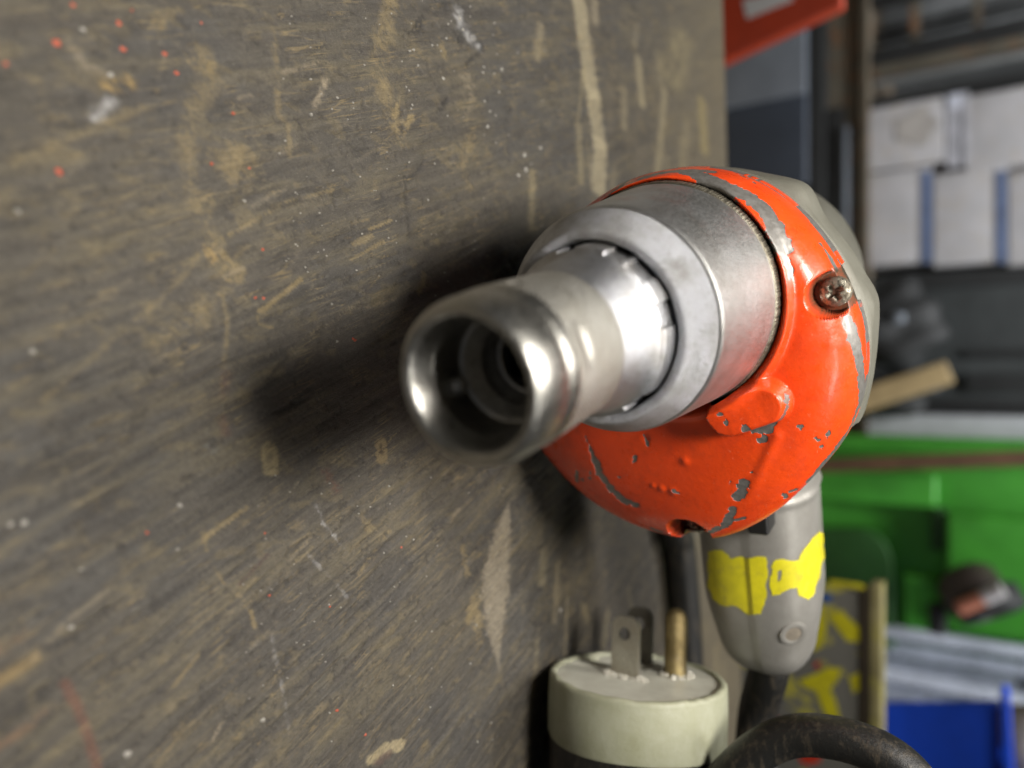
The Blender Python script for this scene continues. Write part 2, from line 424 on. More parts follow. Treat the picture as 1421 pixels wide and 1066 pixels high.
# small flecks lying on the board: orange paint, white and grey grit, some pale ones painted glints
def fleck_mesh(list_, name, mat):
    mb = MB()
    for px, py, r in list_:
        c = on_bench(px, py); mp = (c - CAM).dot(FW) / F; rr = r * .5 * mp
        hh = float(bench_height(np.array([[c.x]]), np.array([[c.y]]))[0][0, 0]) - .45
        n = 9; top_, bot = [], []
        a0 = random.random() * 6
        for k in range(n):
            q = rr * random.uniform(.7, 1.25); a = a0 + 2 * math.pi * k / n
            bot.append((c.x + q * math.cos(a), c.y + 1.25 * q * math.sin(a), hh - .15)); top_.append((c.x + q * .7 * math.cos(a), c.y + 1.25 * q * .7 * math.sin(a), hh + .16 + rr * .12))
        mb.add(bot + top_, [(k, (k + 1) % n, n + (k + 1) % n, n + k) for k in range(n)] + [tuple(range(n, 2 * n))])
    o = build(name, mb, mat, bench, sharp=180); o['kind'] = 'stuff'
    return o
red = [(81, 59, 14), (103, 6, 11), (168, 31, 11), (173, 67, 11), (231, 74, 10), (248, 101, 10), (298, 118, 8), (327, 156, 8), (161, 196, 11), (84, 237, 15), (10, 88, 10), (351, 232, 7), (297, 226, 7), (259, 309, 8), (330, 330, 5), (367, 346, 5), (180, 510, 9), (272, 457, 7), (368, 414, 7), (357, 413, 6), (370, 741, 8), (392, 752, 8), (379, 754, 5), (471, 987, 7), (510, 1021, 6), (380, 828, 5), (559, 760, 4), (461, 843, 4), (495, 472, 6), (492, 470, 5), (207, 740, 6), (283, 30, 6), (186, 13, 5), (440, 800, 4), (555, 800, 3), (500, 600, 4), (60, 855, 8), (40, 575, 9), (240, 240, 6), (310, 620, 6), (120, 340, 7), (560, 795, 4)]
red = [(x, y, r * (.72 if r > 6 else .85)) for x, y, r in red if (x * 7 + y * 3) % 5 > 0.9]
fleck_mesh(red, 'orange_paint_fleck', m_plain('orange_fleck', (.40, .085, .045), .5, .2))
wh = [(28, 293, 10), (118, 40, 10), (156, 103, 11), (48, 488, 11), (19, 728, 11), (38, 727, 13), (253, 702, 9), (102, 872, 10), (181, 1048, 14), (368, 1001, 9), (249, 763, 6), (115, 791, 7), (470, 474, 5), (343, 278, 6), (434, 158, 6), (471, 135, 5), (398, 195, 5), (618, 108, 7), (577, 68, 6), (572, 70, 5), (603, 62, 5), (623, 52, 5), (730, 215, 9), (732, 235, 10), (722, 243, 7), (752, 205, 8), (698, 96, 7), (680, 175, 7), (780, 847, 8), (542, 675, 5), (460, 840, 4), (465, 828, 3), (536, 768, 4), (460, 930, 4), (790, 340, 3), (505, 324, 4), (541, 330, 4), (455, 355, 4), (497, 375, 4), (463, 422, 5), (566, 120, 4), (570, 125, 4), (583, 90, 5), (640, 25, 7), (645, 40, 5), (575, 145, 5), (573, 150, 4), (672, 100, 5), (675, 140, 5), (690, 160, 4)]
wh = [(x, y, r * .8) for x, y, r in wh]
for i in range(90):
    wh.append((random.uniform(380, 760), random.uniform(0, 420), random.uniform(1.6, 3.6)))
for i in range(70):
    wh.append((random.uniform(330, 720), random.uniform(660, 1060), random.uniform(1.6, 3.2)))
fleck_mesh(wh, 'pale_grit_and_glints', m_plain('pale_grit_and_glints', (.30, .285, .25), .45, .3))

# ------------------------------------------------------------------ power drill lying on its side
P0 = Vector((-0.6, 81.2, 48.5))                  # centre of the chuck mouth
AX = Vector((-.2569, .9664, 0)).normalized()     # spindle axis, away from the camera
BX = Vector((AX.y, -AX.x, 0))                    # sideways, towards the handle
AZ = Vector((0, 0, 1))
def T(t, b, a): return P0 + AX * t + BX * b + AZ * a
def local(p):
    d = Vector(p) - P0; return d.dot(AX), d.dot(BX), d.z
drill = thing('power_drill', (20, 190, 0), 'orange and grey power drill lying on the bench with its steel chuck pointing forward', 'power drill')

def lathe(mb, prof, n=160, off=(0, 0), disp=None, close=False):
    prof = np.array(prof, float)
    k = len(prof)
    L = np.concatenate([[0], np.cumsum(np.hypot(np.diff(prof[:, 0]), np.diff(prof[:, 1])))])
    vs = []; uv = []
    for i, (t_, r_) in enumerate(prof):
        for j in range(n):
            a = 2 * math.pi * j / n
            r2, t2 = (r_, t_) if disp is None else disp(t_, r_, a)
            vs.append(T(t2, off[0] + r2 * math.cos(a), off[1] + r2 * math.sin(a)))
            uv.append((a * max(prof[:, 1]), L[i]))
    fs = []
    for i in range(k - 1):
        for j in range(n):
            fs.append((i * n + j, (i + 1) * n + j, (i + 1) * n + (j + 1) % n, i * n + (j + 1) % n))
    return mb.add(vs, fs, uv)
def arc(t0, r0, t1, r1, n, bulge=1.0):           # quarter ellipse from (t0,r0) to (t1,r1), starts along t
    return [(t0 + (t1 - t0) * math.sin(math.pi / 2 * i / n), r0 + (r1 - r0) * (1 - math.cos(math.pi / 2 * i / n))) for i in range(n + 1)]
def arc2(t0, r0, t1, r1, n):                     # starts along r
    return [(t0 + (t1 - t0) * (1 - math.cos(math.pi / 2 * i / n)), r0 + (r1 - r0) * math.sin(math.pi / 2 * i / n)) for i in range(n + 1)]
def seg(t0, r0, t1, r1, n): return [(t0 + (t1 - t0) * i / n, r0 + (r1 - r0) * i / n) for i in range(n + 1)]
def on_cyl(px, py, r):                           # (t, angle) where a picture ray meets a cylinder about the spindle
    d = ray(px, py); o = CAM - P0
    dp = d - AX * d.dot(AX); op = o - AX * o.dot(AX)
    A, B, Cc = dp.dot(dp), 2 * dp.dot(op), op.dot(op) - r * r
    D = B * B - 4 * A * Cc
    if D < 0: D = 0
    p = CAM + d * ((-B - math.sqrt(D)) / (2 * A)); t_, b, a = local(p)
    return t_, math.atan2(a, b) % (2 * math.pi)

steel = m_metal('worn_steel', (.78, .77, .74), .40, .04)
dark_steel = m_metal('dark_steel', (.36, .35, .33), .38, .06, (.16, .14, .11), .7)
polished = m_metal('polished_steel', (.62, .62, .63), .24, .03, (.34, .32, .29), .6)
alum = m_metal('cast_aluminium', (.56, .56, .58), .36, .06, (.34, .33, .31), .6)
# knurled sleeve: fine crossed ridges in the surface
t = NT('knurled_steel')
uvn = t.n('ShaderNodeUVMap'); sp = t.n('ShaderNodeSeparateXYZ'); t.t.links.new(uvn.outputs[0], sp.inputs[0])
def wv(k1, k2):
    a = t.math('ADD', t.math('MULTIPLY', sp.outputs[0], k1), t.math('MULTIPLY', sp.outputs[1], k2))
    return t.math('ABSOLUTE', t.math('SINE', a))
kn = t.math('MULTIPLY', wv(4.0, 3.0), wv(4.0, -3.0))
inb = t.math('MULTIPLY', t.ramp(sp.outputs[1], 25.6, 26.2), t.ramp(sp.outputs[1], 41.5, 42.0, 1, 0))
band = t.attr('knurl')
nn = t.noise(.18, 6, .62); n3 = t.noise(.9, 8, .75)
cc = t.mix(t.ramp(nn, .4, .7, 0, .5), (.50, .49, .455), (.30, .28, .23))
cc = t.mix(t.math('MULTIPLY', band, t.ramp(kn, .0, .4, .6, 0)), cc, (.17, .145, .10))
cc = t.mix(t.ramp(n3, .58, .70, 0, .7), cc, (.13, .11, .08))
cc = t.mix(t.ramp(t.attr('darkening'), .1, .9), cc, (.07, .055, .035))
t.set(Base_Color=cc, Metallic=t.ramp(t.attr('darkening'), .1, .7, 1, .2), Roughness=t.math('ADD', t.math('MULTIPLY', band, .20), t.ramp(n3, .35, .7, .24, .46)),
      Normal=t.bump(t.math('ADD', t.math('MULTIPLY', t.math('MULTIPLY', kn, band), 1.0), t.math('MULTIPLY', n3, .5)), .13, .8))
knurled = t.m

# --- chuck sleeve
prof = seg(11.2, 7.7, .5, 7.88, 10) + arc(.5, 7.88, -.3, 8.05, 3)[1:] + seg(-.5, 8.1, -2.7, 8.95, 8)[1:] + [(-3.25, 9.15), (-3.75, 9.5), (-4.1, 9.95)]
prof += [(-4.15 + 4.7 * (1 - math.cos(math.pi / 2 * i / 14) ** .9), 10.05 + 1.68 * math.sin(math.pi / 2 * i / 14) ** .9) for i in range(0, 15)]
prof += [(2.0, 11.82), (2.4, 11.72), (2.8, 11.60), (3.2, 11.66), (3.7, 11.86), (4.4, 11.98)]
prof += seg(5.0, 12.0, 19.8, 11.78, 44)[1:] + [(20.2, 11.6), (20.5, 11.2), (20.6, 10.0)]
dim_t, dim_a = on_cyl(812, 478, 11.9)
hol_t, hol_a = on_cyl(716, 393, 11.9)
def adiff(a, b): return (a - b + math.pi) % (2 * math.pi) - math.pi
def sleeve_disp(t_, r_, a):
    if t_ > 4.9 and r_ > 11.5:
        d = math.hypot((t_ - dim_t) / 1.5, adiff(a, dim_a) * 12 / 3.6)
        if d < 1: r_ -= .42 * (1 - d * d) ** 1.3
        d = math.hypot((t_ - hol_t) / .8, adiff(a, hol_a) * 12 / 1.1)
        if d < 1: r_ -= .9 * (1 - d * d) ** .5
    return r_, t_
NS = 280
mb = MB(); lathe(mb, prof, NS, disp=sleeve_disp)
kn_a = []; gr_a = []
for (t_, r_) in prof:
    for j in range(NS):
        a = 2 * math.pi * j / NS
        k = 1.0 if (5.4 < t_ < 19.6 and r_ > 11.5) else 0.0
        d = math.hypot((t_ - dim_t) / 1.7, adiff(a, dim_a) * 12 / 3.8)
        if d < 1: k = 0.0
        g = max(0, 1 - math.hypot((t_ - hol_t) / 1.2, adiff(a, hol_a) * 12 / 1.6)) * 1.6 if r_ > 11 else 0
        if r_ > 11 and d < 1.1: g = max(g, .62 * (1 - d * .5))  # darker, less metallic colour in the dimple and pinhole, slightly in the bore
        if r_ < 7.95 and t_ > 1: g = max(g, .12)
        kn_a.append(k); gr_a.append(min(max(g, 0), 1))
sleeve = build('chuck_sleeve', mb, knurled, drill, attrs={'knurl': kn_a, 'darkening': gr_a}, uv=True)
# --- inside of the chuck: stepped bit socket with its retaining ring and ball
mb = MB(); lathe(mb, [(5.6, 7.8), (5.8, 7.4)] + seg(5.9, 7.25, 7.6, 6.2, 6) + [(7.9, 6.0), (8.2, 5.8)] + seg(8.6, 5.75, 11.6, 5.65, 3), 96)
build('bit_socket', mb, steel, drill)
mb = MB()
for k in range(72):
    pass
ring = [(11.9 + .8 * math.cos(q), 4.95 + .8 * math.sin(q)) for q in np.linspace(0, 2 * math.pi, 13)]
lathe(mb, ring, 96); build('retaining_ring', mb, polished, drill)
mb = MB()
hexp = []
for t_, r_ in ((12.2, 5.6), (12.6, 4.4), (26, 4.2), (26.1, .01)):
    hexp.append((t_, r_))
lathe(mb, hexp, 6); build('hex_bore', mb, m_plain('black_bore', (.03, .028, .025), .35, .3, .3, 0, .6), drill, sharp=20)  # near-black colour all through the hex hole
bt = T(3.6, 1.9, -7.1); mb = MB()
bm = bmesh.new(); bmesh.ops.create_uvsphere(bm, u_segments=24, v_segments=14, radius=1.5)
mb.add([bt + v.co for v in bm.verts], [[v.index for v in f.verts] for f in bm.faces]); bm.free()
build('detent_ball', mb, steel, drill)

# --- clutch collar between the sleeve and the nose
mb = MB()
SL = [on_cyl(x, y, 14.0)[1] for x, y in ((922, 437), (908, 560), (893, 375), (868, 352), (800, 340), (868, 580), (745, 345))]
wid = [1.9, 2.2, 2.0, 1.6, 1.5, 1.5, 1.5]
def collar_disp(t_, r_, a):
    if t_ > 29.3:
        for s0, w0 in zip(SL, wid):
            if abs(adiff(a, s0)) * 14 < w0: return r_ - .6, t_
    return r_, t_
prof = [(18.5, 10.2), (19.0, 10.9)] + seg(19.4, 11.1, 23.5, 12.0, 8)[1:] + seg(23.5, 12.0, 28.6, 13.45, 10)[1:] + [(28.9, 13.7), (29.2, 13.75), (29.5, 14.2)] + seg(29.7, 14.38, 34.4, 14.56, 9) + [(36.5, 14.56)]
lathe(mb, prof, 360, disp=collar_disp)
collar = build('clutch_collar', mb, m_metal('bright_collar', (.60, .61, .64), .34, .12, (.34, .32, .29), .8), drill, sharp=28)

# --- nose ring and gear case neck
def ding(t_, r_, a): return r_ + .10 * math.sin(3.1 * a + 1) * math.sin(7.3 * a) * (1 if 33 < t_ < 36 else .25), t_
mb = MB()
prof = [(40, 14.75), (34.2, 14.8), (33.6, 14.9), (33.2, 15.2)] + seg(33.1, 15.3, 32.9, 16.2, 3) + [(32.95, 16.5), (33.15, 16.75), (33.5, 16.95)] + seg(34.0, 17.2, 38.6, 19.75, 9) + [(38.75, 19.78), (38.85, 19.4), (38.9, 18.6)]
lathe(mb, prof, 220, disp=ding)
build('nose_ring', mb, m_metal('zinc_ring', (.54, .55, .58), .40, .32, (.31, .30, .285), .9), drill)
mb = MB()
prof = [(39.5, 18.5), (39.5, 19.9), (39.6, 20.1), (39.9, 20.25)] + seg(40.2, 20.3, 63.0, 22.75, 24)
lathe(mb, prof, 220); 
t = NT('neck_aluminium')
n = t.noise(.16, 6, .62); n2 = t.noise(1.7, 5, .7); n3 = t.noise(.55, 7, .75)
cc = t.mix(t.ramp(n, .38, .68, 0, .75), (.56, .56, .555), (.38, .37, .345))
cc = t.mix(t.ramp(t.noise(.10, 4, .6), .56, .74, 0, .5), cc, (.55, .33, .29))      # rubbed orange paint
cc = t.mix(t.ramp(n3, .62, .72, 0, .6), cc, (.14, .125, .10))
t.set(Base_Color=cc, Metallic=1.0, Roughness=t.ramp(n2, .3, .75, .36, .54), Normal=t.bump(t.math('ADD', n2, t.noise(6, 3)), .06))
build('gear_neck', mb, t.m, drill)
mb = MB()
def serr(t_, r_, a): return r_ + (.06 * (1 if int(a / (2 * math.pi) * 520) % 2 else -1) if 63.2 < t_ < 65.6 else 0), t_
lathe(mb, [(62.9, 22.6), (63.1, 22.85), (63.3, 23.0)] + seg(63.4, 23.05, 65.5, 23.25, 2) + [(65.7, 23.1), (65.8, 22.4), (68, 22.3)], 520, disp=serr)
build('serrated_band', mb, m_metal('grimy_band', (.26, .24, .19), .5, .08, (.10, .085, .06), .9), drill, sharp=20)

# --- painted gear case: dome lofted from the neck to an off-centre rim
RC = (14.6, -6.4); RR = 42.0; RI = 23.4; TI = 66.0; TR = 78.5
NA, NQ = 520, 130
def on_t(px, py, t0):
    d = ray(px, py); k = (P0 + AX * t0 - CAM).dot(AX) / d.dot(AX); p = CAM + d * k; _, b, a = local(p); return b, a
RIMPX = [(800, 312), (822, 293), (840, 278), (870, 256), (900, 242), (940, 234), (985, 232), (1050, 247), (1100, 281), (1150, 338), (1195, 425), (1204, 510), (1182, 592), (1130, 655), (1060, 717), (990, 744), (900, 727), (830, 690), (765, 624), (742, 590)]
_p = []
for px, py in RIMPX:
    b, a = on_t(px, py, TR + 1.5); _p.append((math.atan2(a - RC[1], b - RC[0]) % (2 * math.pi), math.hypot(a - RC[1], b - RC[0])))
_p.sort(); _pa = np.array([q[0] for q in _p]); _pr = np.array([q[1] for q in _p])
0 and print('rim', [(round(math.degrees(q[0])), round(q[1], 1)) for q in _p])
def rim_r(a):
    a = np.asarray(a) % (2 * math.pi); s_r = 0
    for dl in np.linspace(-.16, .16, 9): s_r = s_r + np.interp((a + dl) % (2 * math.pi), _pa, _pr, period=2 * math.pi)
    return s_r / 9
ca = np.linspace(0, 2 * math.pi, NA, endpoint=False)
def dome_tba(q, a, tr=TR):
    # q 0..1 over the dome
    bi, ai = RI * np.cos(a), RI * np.sin(a)
    rr0 = rim_r(a); bo, ao = RC[0] + rr0 * np.cos(a), RC[1] + rr0 * np.sin(a)
    g = np.sin(q * math.pi / 2) ** .92
    gap = np.hypot(bo - bi, ao - ai)
    hq = 1 - np.cos(q * math.pi / 2) ** 1.05
    tt = TI + (tr - TI) * hq
    tt = tt - 1.5 * np.exp(-((g * gap - 1.6) / 1.25) ** 2) * np.clip(gap / 4, .55, 1)
    return tt, bi + (bo - bi) * g, ai + (ao - ai) * g, g * gap
Q, A = np.meshgrid(np.linspace(0, 1, NQ) ** 1.15, ca, indexing='ij')
Tt, Bb, Aa, G = dome_tba(Q, A)
def grid_faces(nq, na):
    i = np.arange(nq * na).reshape(nq, na); j = np.roll(i, -1, 1)
    return np.stack([i[:-1], i[1:], j[1:], j[:-1]], -1).reshape(-1, 4).tolist()
def to_world(t_, b, a):
    P = np.array(P0); return P + t_[..., None] * np.array(AX) + b[..., None] * np.array(BX) + a[..., None] * np.array(AZ)
DF = grid_faces(NQ, NA)
bvh = BVHTree.FromPolygons([tuple(p) for p in to_world(Tt, Bb, Aa).reshape(-1, 3)[:]], DF)
def hit(px, py, tree):
    d = ray(px, py).normalized(); r = tree.ray_cast(CAM, d)
    if r[0] is None:
        for rad in range(1, 40):
            for k in range(12):
                e = ray(px + rad * math.cos(k * .5236), py + rad * math.sin(k * .5236)).normalized(); r = tree.ray_cast(CAM, e)
                if r[0] is not None: return r[0]
        return None
    return r[0]
def dome_ba(px, py):
    p = hit(px, py, bvh); t_, b, a = local(p); return b, a
def seg_dist(B, A, p, q):
    vx, vy = q[0] - p[0], q[1] - p[1]; L = vx * vx + vy * vy + 1e-9
    k = np.clip(((B - p[0]) * vx + (A - p[1]) * vy) / L, 0, 1)
    return np.hypot(B - p[0] - k * vx, A - p[1] - k * vy), k
# raised lug beside the neck
l0, l1 = dome_ba(1018, 572), dome_ba(1064, 556)
d, k = seg_dist(Bb, Aa, l0, l1)
lug = 1 - sstep(d, 3.5, 5.0)
Tt = Tt - lug * (1.7 + 3.3 * (1 - k * .2)) 
# a soft crease running from the lug towards the rim
c0, c1 = dome_ba(1078, 605), dome_ba(1036, 700)
d, k = seg_dist(Bb, Aa, c0, c1)
Tt = Tt - .5 * np.exp(-(d / 1.1) ** 2) * (1 - k * .8)
# small runs and blisters in the paint
for px, py, r_, hh in ((950, 640, .9, .35), (918, 678, .8, .35), (906, 674, .5, .3), (934, 682, .9, .4), (896, 608, .8, -.4), (1160, 480, 1.5, .15)):
    b0, a0 = dome_ba(px, py); Tt = Tt - hh * np.exp(-((Bb - b0) ** 2 + (Aa - a0) ** 2) / r_ ** 2)
# recessed screw wells
WELLS = [(1156, 408, 4.2, 3.4), (955, 741, 4.6, 8.0)]
wells = []
for px, py, r_, dep in WELLS:
    b0, a0 = dome_ba(px, py); wells.append((b0, a0, r_, dep))
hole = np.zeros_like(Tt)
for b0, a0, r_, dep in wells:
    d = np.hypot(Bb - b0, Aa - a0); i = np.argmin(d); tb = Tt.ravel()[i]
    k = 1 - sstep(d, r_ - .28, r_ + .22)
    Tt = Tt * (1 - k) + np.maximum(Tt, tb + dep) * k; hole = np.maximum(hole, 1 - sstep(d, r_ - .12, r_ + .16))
# wear: paint knocked off down to grey metal
CH = [([(838, 282), (858, 262), (873, 250)], 10), ([(895, 246), (940, 237), (985, 238)], 19), ([(950, 238), (985, 248), (1010, 260), (1040, 274), (1062, 294), (1075, 318), (1085, 345)], 25), ([(1085, 345), (1092, 365), (1096, 384)], 9),
      ([(1020, 240), (1050, 256)], 5), ([(1140, 340), (1152, 358), (1160, 372)], 7), ([(1168, 362), (1183, 386), (1190, 410)], 9), ([(1178, 450), (1188, 480), (1196, 520), (1197, 560), (1190, 596), (1176, 626), (1160, 652), (1140, 672)], 17), ([(1183, 455), (1192, 500)], 16),
      ([(1034, 594), (1048, 597), (1066, 594), (1082, 583), (1090, 570), (1092, 553)], 10), ([(1060, 609), (1057, 612)], 7), ([(1033, 670), (1030, 682), (1022, 692)], 12), ([(1017, 706), (1012, 720), (1004, 732), (985, 738)], 8), ([(1010, 722), (1034, 719)], 4), ([(1012, 668), (1013, 674)], 4), ([(1043, 655), (1045, 659)], 4),
      ([(826, 640), (834, 660), (848, 678), (864, 694), (882, 700)], 10), ([(812, 606), (822, 630), (828, 645)], 4), ([(800, 655), (800, 668), (820, 662)], 4), ([(818, 655), (820, 664)], 5), ([(893, 604), (898, 618)], 5), ([(932, 680), (940, 684)], 4), ([(1098, 682), (1108, 678)], 6), ([(1085, 686), (1092, 690)], 4), ([(1133, 606), (1134, 612)], 3), ([(1110, 592), (1111, 596)], 4), ([(1148, 602), (1152, 598), (1146, 612)], 3), ([(1140, 620), (1142, 628)], 3),
      ([(905, 734), (915, 738)], 8), ([(878, 644), (882, 632)], 3), ([(1000, 575), (1010, 590)], 4), ([(860, 664), (868, 660)], 3), ([(1120, 660), (1126, 655)], 4)]
wear = np.full(Tt.shape, 9.0); rr_ = np.random.default_rng(5)
ragd = fbm(Bb * 1.1 + 50, Aa * 1.1 + 50, 301, 4) - .5
P3 = to_world(Tt, Bb, Aa)
bvh2 = BVHTree.FromPolygons([tuple(p) for p in P3.reshape(-1, 3)], DF)
for pts, wd in CH:
    hp = [np.array(hit(x, y, bvh2)) for x, y in pts]
    mp = np.mean([(Vector(p) - CAM).dot(FW) for p in hp]) / F
    if len(hp) == 1: hp = hp * 2
    for p, q in zip(hp[:-1], hp[1:]):
        v = q - p; L = v @ v + 1e-9
        k = np.clip(((P3 - p) @ v) / L, 0, 1)
        dd = np.linalg.norm(P3 - p - k[..., None] * v, axis=-1)
        wear = np.minimum(wear, dd - wd * (.62 if wd > 6 else .40) * mp)
wear = wear + ragd * 1.9
chips = np.clip(.5 - wear / .55, 0, 1)
chips = np.maximum(chips, sstep(Q, .965, .99) * sstep(fbm(A * 9, Q * 2, 77, 3), .40, .52))
Tt = Tt + .10 * chips
t = NT('orange_enamel')
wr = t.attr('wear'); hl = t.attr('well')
nf = t.noise(2.4, 5, .7)
msk = t.ramp(t.math('ADD', wr, t.math('MULTIPLY', t.math('SUBTRACT', nf, .5), .55)),   .39, .57)
n1 = t.noise(.09, 5, .6); n4 = t.noise(.9, 8, .78)
oc = t.mix(t.ramp(n1, .35, .7), (.86, .074, .008), (.77, .058, .008))
oc = t.mix(t.ramp(t.noise(.35, 8, .8), .60, .70, 0, .45), oc, (.42, .05, .02))
oc = t.mix(t.ramp(n4, .655, .70, 0, .85), oc, (.10, .05, .035))
oc = t.mix(t.ramp(t.noise(.22, 6, .7), .50, .66, 0, .40), oc, (.50, .042, .010))
scr = t.noise(1.2, 3, .6, stretch=((0.3, .5, .9), (.12, 2.4, 1.0)))
oc = t.mix(t.ramp(scr, .66, .72, 0, .35), oc, (.85, .26, .14))
gc = t.mix(t.ramp(t.noise(.8, 6, .7), .35, .7), (.26, .25, .235), (.15, .14, .125))
fc = t.mix(msk, oc, gc)
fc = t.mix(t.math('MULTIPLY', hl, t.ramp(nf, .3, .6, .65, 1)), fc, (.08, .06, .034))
ro = t.mix(msk, t.ramp(t.noise(.3, 6, .7), .3, .7, .20, .46), (.42, .42, .42))
t.set(Base_Color=fc, Roughness=ro, Metallic=t.math('MULTIPLY', msk, .45), Normal=t.bump(t.math('ADD', t.math('MULTIPLY', msk, -1.0), t.math('MULTIPLY', t.noise(.7, 6, .65), .55)), .22, .8))
t.b.inputs['Coat Weight'].default_value = .32
t.b.inputs['Coat Roughness'].default_value = .15
enamel = t.m
# the dome runs on into a short straight rim
rim_q = [(.4, .05), (1.6, .15), (3.2, .1), (3.6, -.3), (3.7, -1.5)]; rca = rim_r(ca)
Rt = np.array([[TR + x for _ in ca] for x, _ in rim_q]); Rb = np.array([RC[0] + (rca + r_) * np.cos(ca) for _, r_ in rim_q]); Ra = np.array([RC[1] + (rca + r_) * np.sin(ca) for _, r_ in rim_q])
for b0, a0, r_, dep in wells:                                 # the wells notch the rim too
    d = np.hypot(Rb - b0, Ra - a0); kk = 1 - sstep(d, r_ - .3, r_ + .2); Rt += 0 * kk
    ang = np.arctan2(Ra - a0, Rb - b0)
    Rb = Rb - kk * np.cos(np.arctan2(a0 - RC[1], b0 - RC[0])) * 1.6; Ra = Ra - kk * np.sin(np.arctan2(a0 - RC[1], b0 - RC[0])) * 1.6
allT = np.concatenate([Tt, Rt]); allB = np.concatenate([Bb, Rb]); allA = np.concatenate([Aa, Ra])
mb = MB(); mb.v = to_world(allT, allB, allA).reshape(-1, 3).tolist(); mb.f = grid_faces(NQ + len(rim_q), NA)
cw = np.concatenate([chips, np.tile(sstep(fbm(ca * 12, ca * 0 + 3, 99, 3), .38, .5) * .9, (len(rim_q), 1))]); hw = np.concatenate([hole, np.zeros_like(Rt)])
build('gear_case', mb, enamel, drill, sharp=45, attrs={'wear': cw.ravel(), 'well': hw.ravel()})
CASE_T = TR + 3.7
# --- screws at the bottom of the wells
def screw(b0, a0, t0, r=2.9, rot=.5, mat=None):
    mb = MB(); n = 48; vs = []; fs = []
    R_ = np.linspace(0, 1, 22)
    for q in R_:
        for j in range(n):
            a = 2 * math.pi * j / n; x, y = r * q * math.cos(a), r * q * math.sin(a)
            tt = t0 - 1.5 * math.sqrt(max(0, 1 - (q * .93) ** 2)) if q < .999 else t0 + 1.0
            xr, yr = x * math.cos(rot) + y * math.sin(rot), -x * math.sin(rot) + y * math.cos(rot)
            arm = min(max(abs(xr), abs(yr)) / (r * .58), 1.4); wdt = min(abs(xr), abs(yr)) / (r * .135)
            if arm < 1 and wdt < 1.35: tt += 1.15 * (1 - max(arm, .0) ** 3) * (1 if wdt < 1 else .4)
            vs.append(T(tt, b0 + x, a0 + y))
    for i in range(len(R_) - 1):
        for j in range(n): fs.append((i * n + j, (i + 1) * n + j, (i + 1) * n + (j + 1) % n, i * n + (j + 1) % n))
    mb.add(vs, fs)
    return build('screw', mb, mat, drill, sharp=40)
t = NT('dirty_screw')
nn = t.noise(.9, 6, .7)
t.set(Base_Color=t.mix(t.ramp(nn, .46, .60), (.44, .41, .33), (.08, .06, .035)), Metallic=t.ramp(nn, .46, .6, 1, .1), Roughness=t.ramp(nn, .4, .6, .22, .75), Normal=t.bump(nn, .25))
for b0, a0, r_, dep in wells:
    d = np.hypot(Bb - b0, Aa - a0); tb = Tt[d < r_ - .6].min() if (d < r_ - .6).any() else TR
    screw(b0, a0, float(np.median(Tt[d < r_ - .6])) - .6, mat=t.m)

# --- motor housing behind the case, with a boss on its upper shoulder
t = NT('grey_housing')
n = t.noise(.10, 6, .65); n2 = t.noise(1.4, 8, .78)
cc = t.mix(t.ramp(n, .35, .7), (.19, .187, .155), (.14, .136, .108))
cc = t.mix(t.ramp(n2, .60, .72, 0, .7), cc, (.12, .10, .07))
t.set(Base_Color=cc, Roughness=t.ramp(n2, .3, .7, .36, .55), Metallic=.15, Normal=t.bump(t.math('ADD', n2, t.noise(5, 3)), .09))
housing_m = t.m
def housing_r(a):
    # boss direction found from its corner in the photograph
    return a
cb = at(1122, 262, (T(CASE_T + 6, 0, 0)).y)
# solve boss corner on the plane t = CASE_T + 6
def on_t(px, py, t0):
    d = ray(px, py); k = (P0 + AX * t0 - CAM).dot(AX) / d.dot(AX); p = CAM + d * k; _, b, a = local(p); return b, a
silh = [(960, 232), (985, 231), (1060, 240), (1100, 247), (1119, 254), (1126, 264), (1131, 285), (1141, 303), (1160, 325), (1180, 350), (1196, 378), (1206, 398), (1217, 407), (1219, 425), (1217, 470), (1213, 510), (1204, 560), (1192, 600)]
pol = []
for px, py in silh:
    b, a = on_t(px, py, CASE_T + 6); pol.append((math.atan2(a - RC[1], b - RC[0]) % (2 * math.pi), math.hypot(a - RC[1], b - RC[0])))
pol.sort()
pa = np.array([p[0] for p in pol]); pr = np.array([p[1] for p in pol])
def hr(a, t_):
    base = float(rim_r(a)) + .2
    r_ = sum(float(np.interp((a + dl) % (2 * math.pi), pa, pr, left=0, right=0)) for dl in (-.05, -.025, 0, .025, .05)) / 5
    r_ = max(r_ - .5, base - .5)
    fade = sstep(np.array(t_), CASE_T + .3, CASE_T + 4.5) * (1 - sstep(np.array(t_), CASE_T + 10, CASE_T + 22) * .8)
    return base + (r_ - base) * float(fade) - .9 * float(1 - sstep(np.array(t_), CASE_T, CASE_T + 1.0))
mb = MB(); n = 360
tt = [CASE_T + .1, CASE_T + .5, CASE_T + 1.2, CASE_T + 2.4, CASE_T + 3.8, CASE_T + 5, CASE_T + 6, CASE_T + 7.5, CASE_T + 9, CASE_T + 12, CASE_T + 16, CASE_T + 20]
vs = []
for t_ in tt:
    for j in range(n):
        a = 2 * math.pi * j / n; r_ = hr(a, t_) - max(0, (t_ - CASE_T - 12)) * .35
        vs.append(T(t_, RC[0] + r_ * math.cos(a), RC[1] + r_ * math.sin(a)))
for t_, r_ in ((CASE_T + 26, 35), (CASE_T + 34, 32), (CASE_T + 62, 30), (CASE_T + 72, 24), (CASE_T + 75, 10), (CASE_T + 75.2, .5)):
    for j in range(n):
        a = 2 * math.pi * j / n; vs.append(T(t_, RC[0] * (1 - (t_ - CASE_T) / 150) + r_ * math.cos(a), RC[1] * .6 + r_ * math.sin(a)))
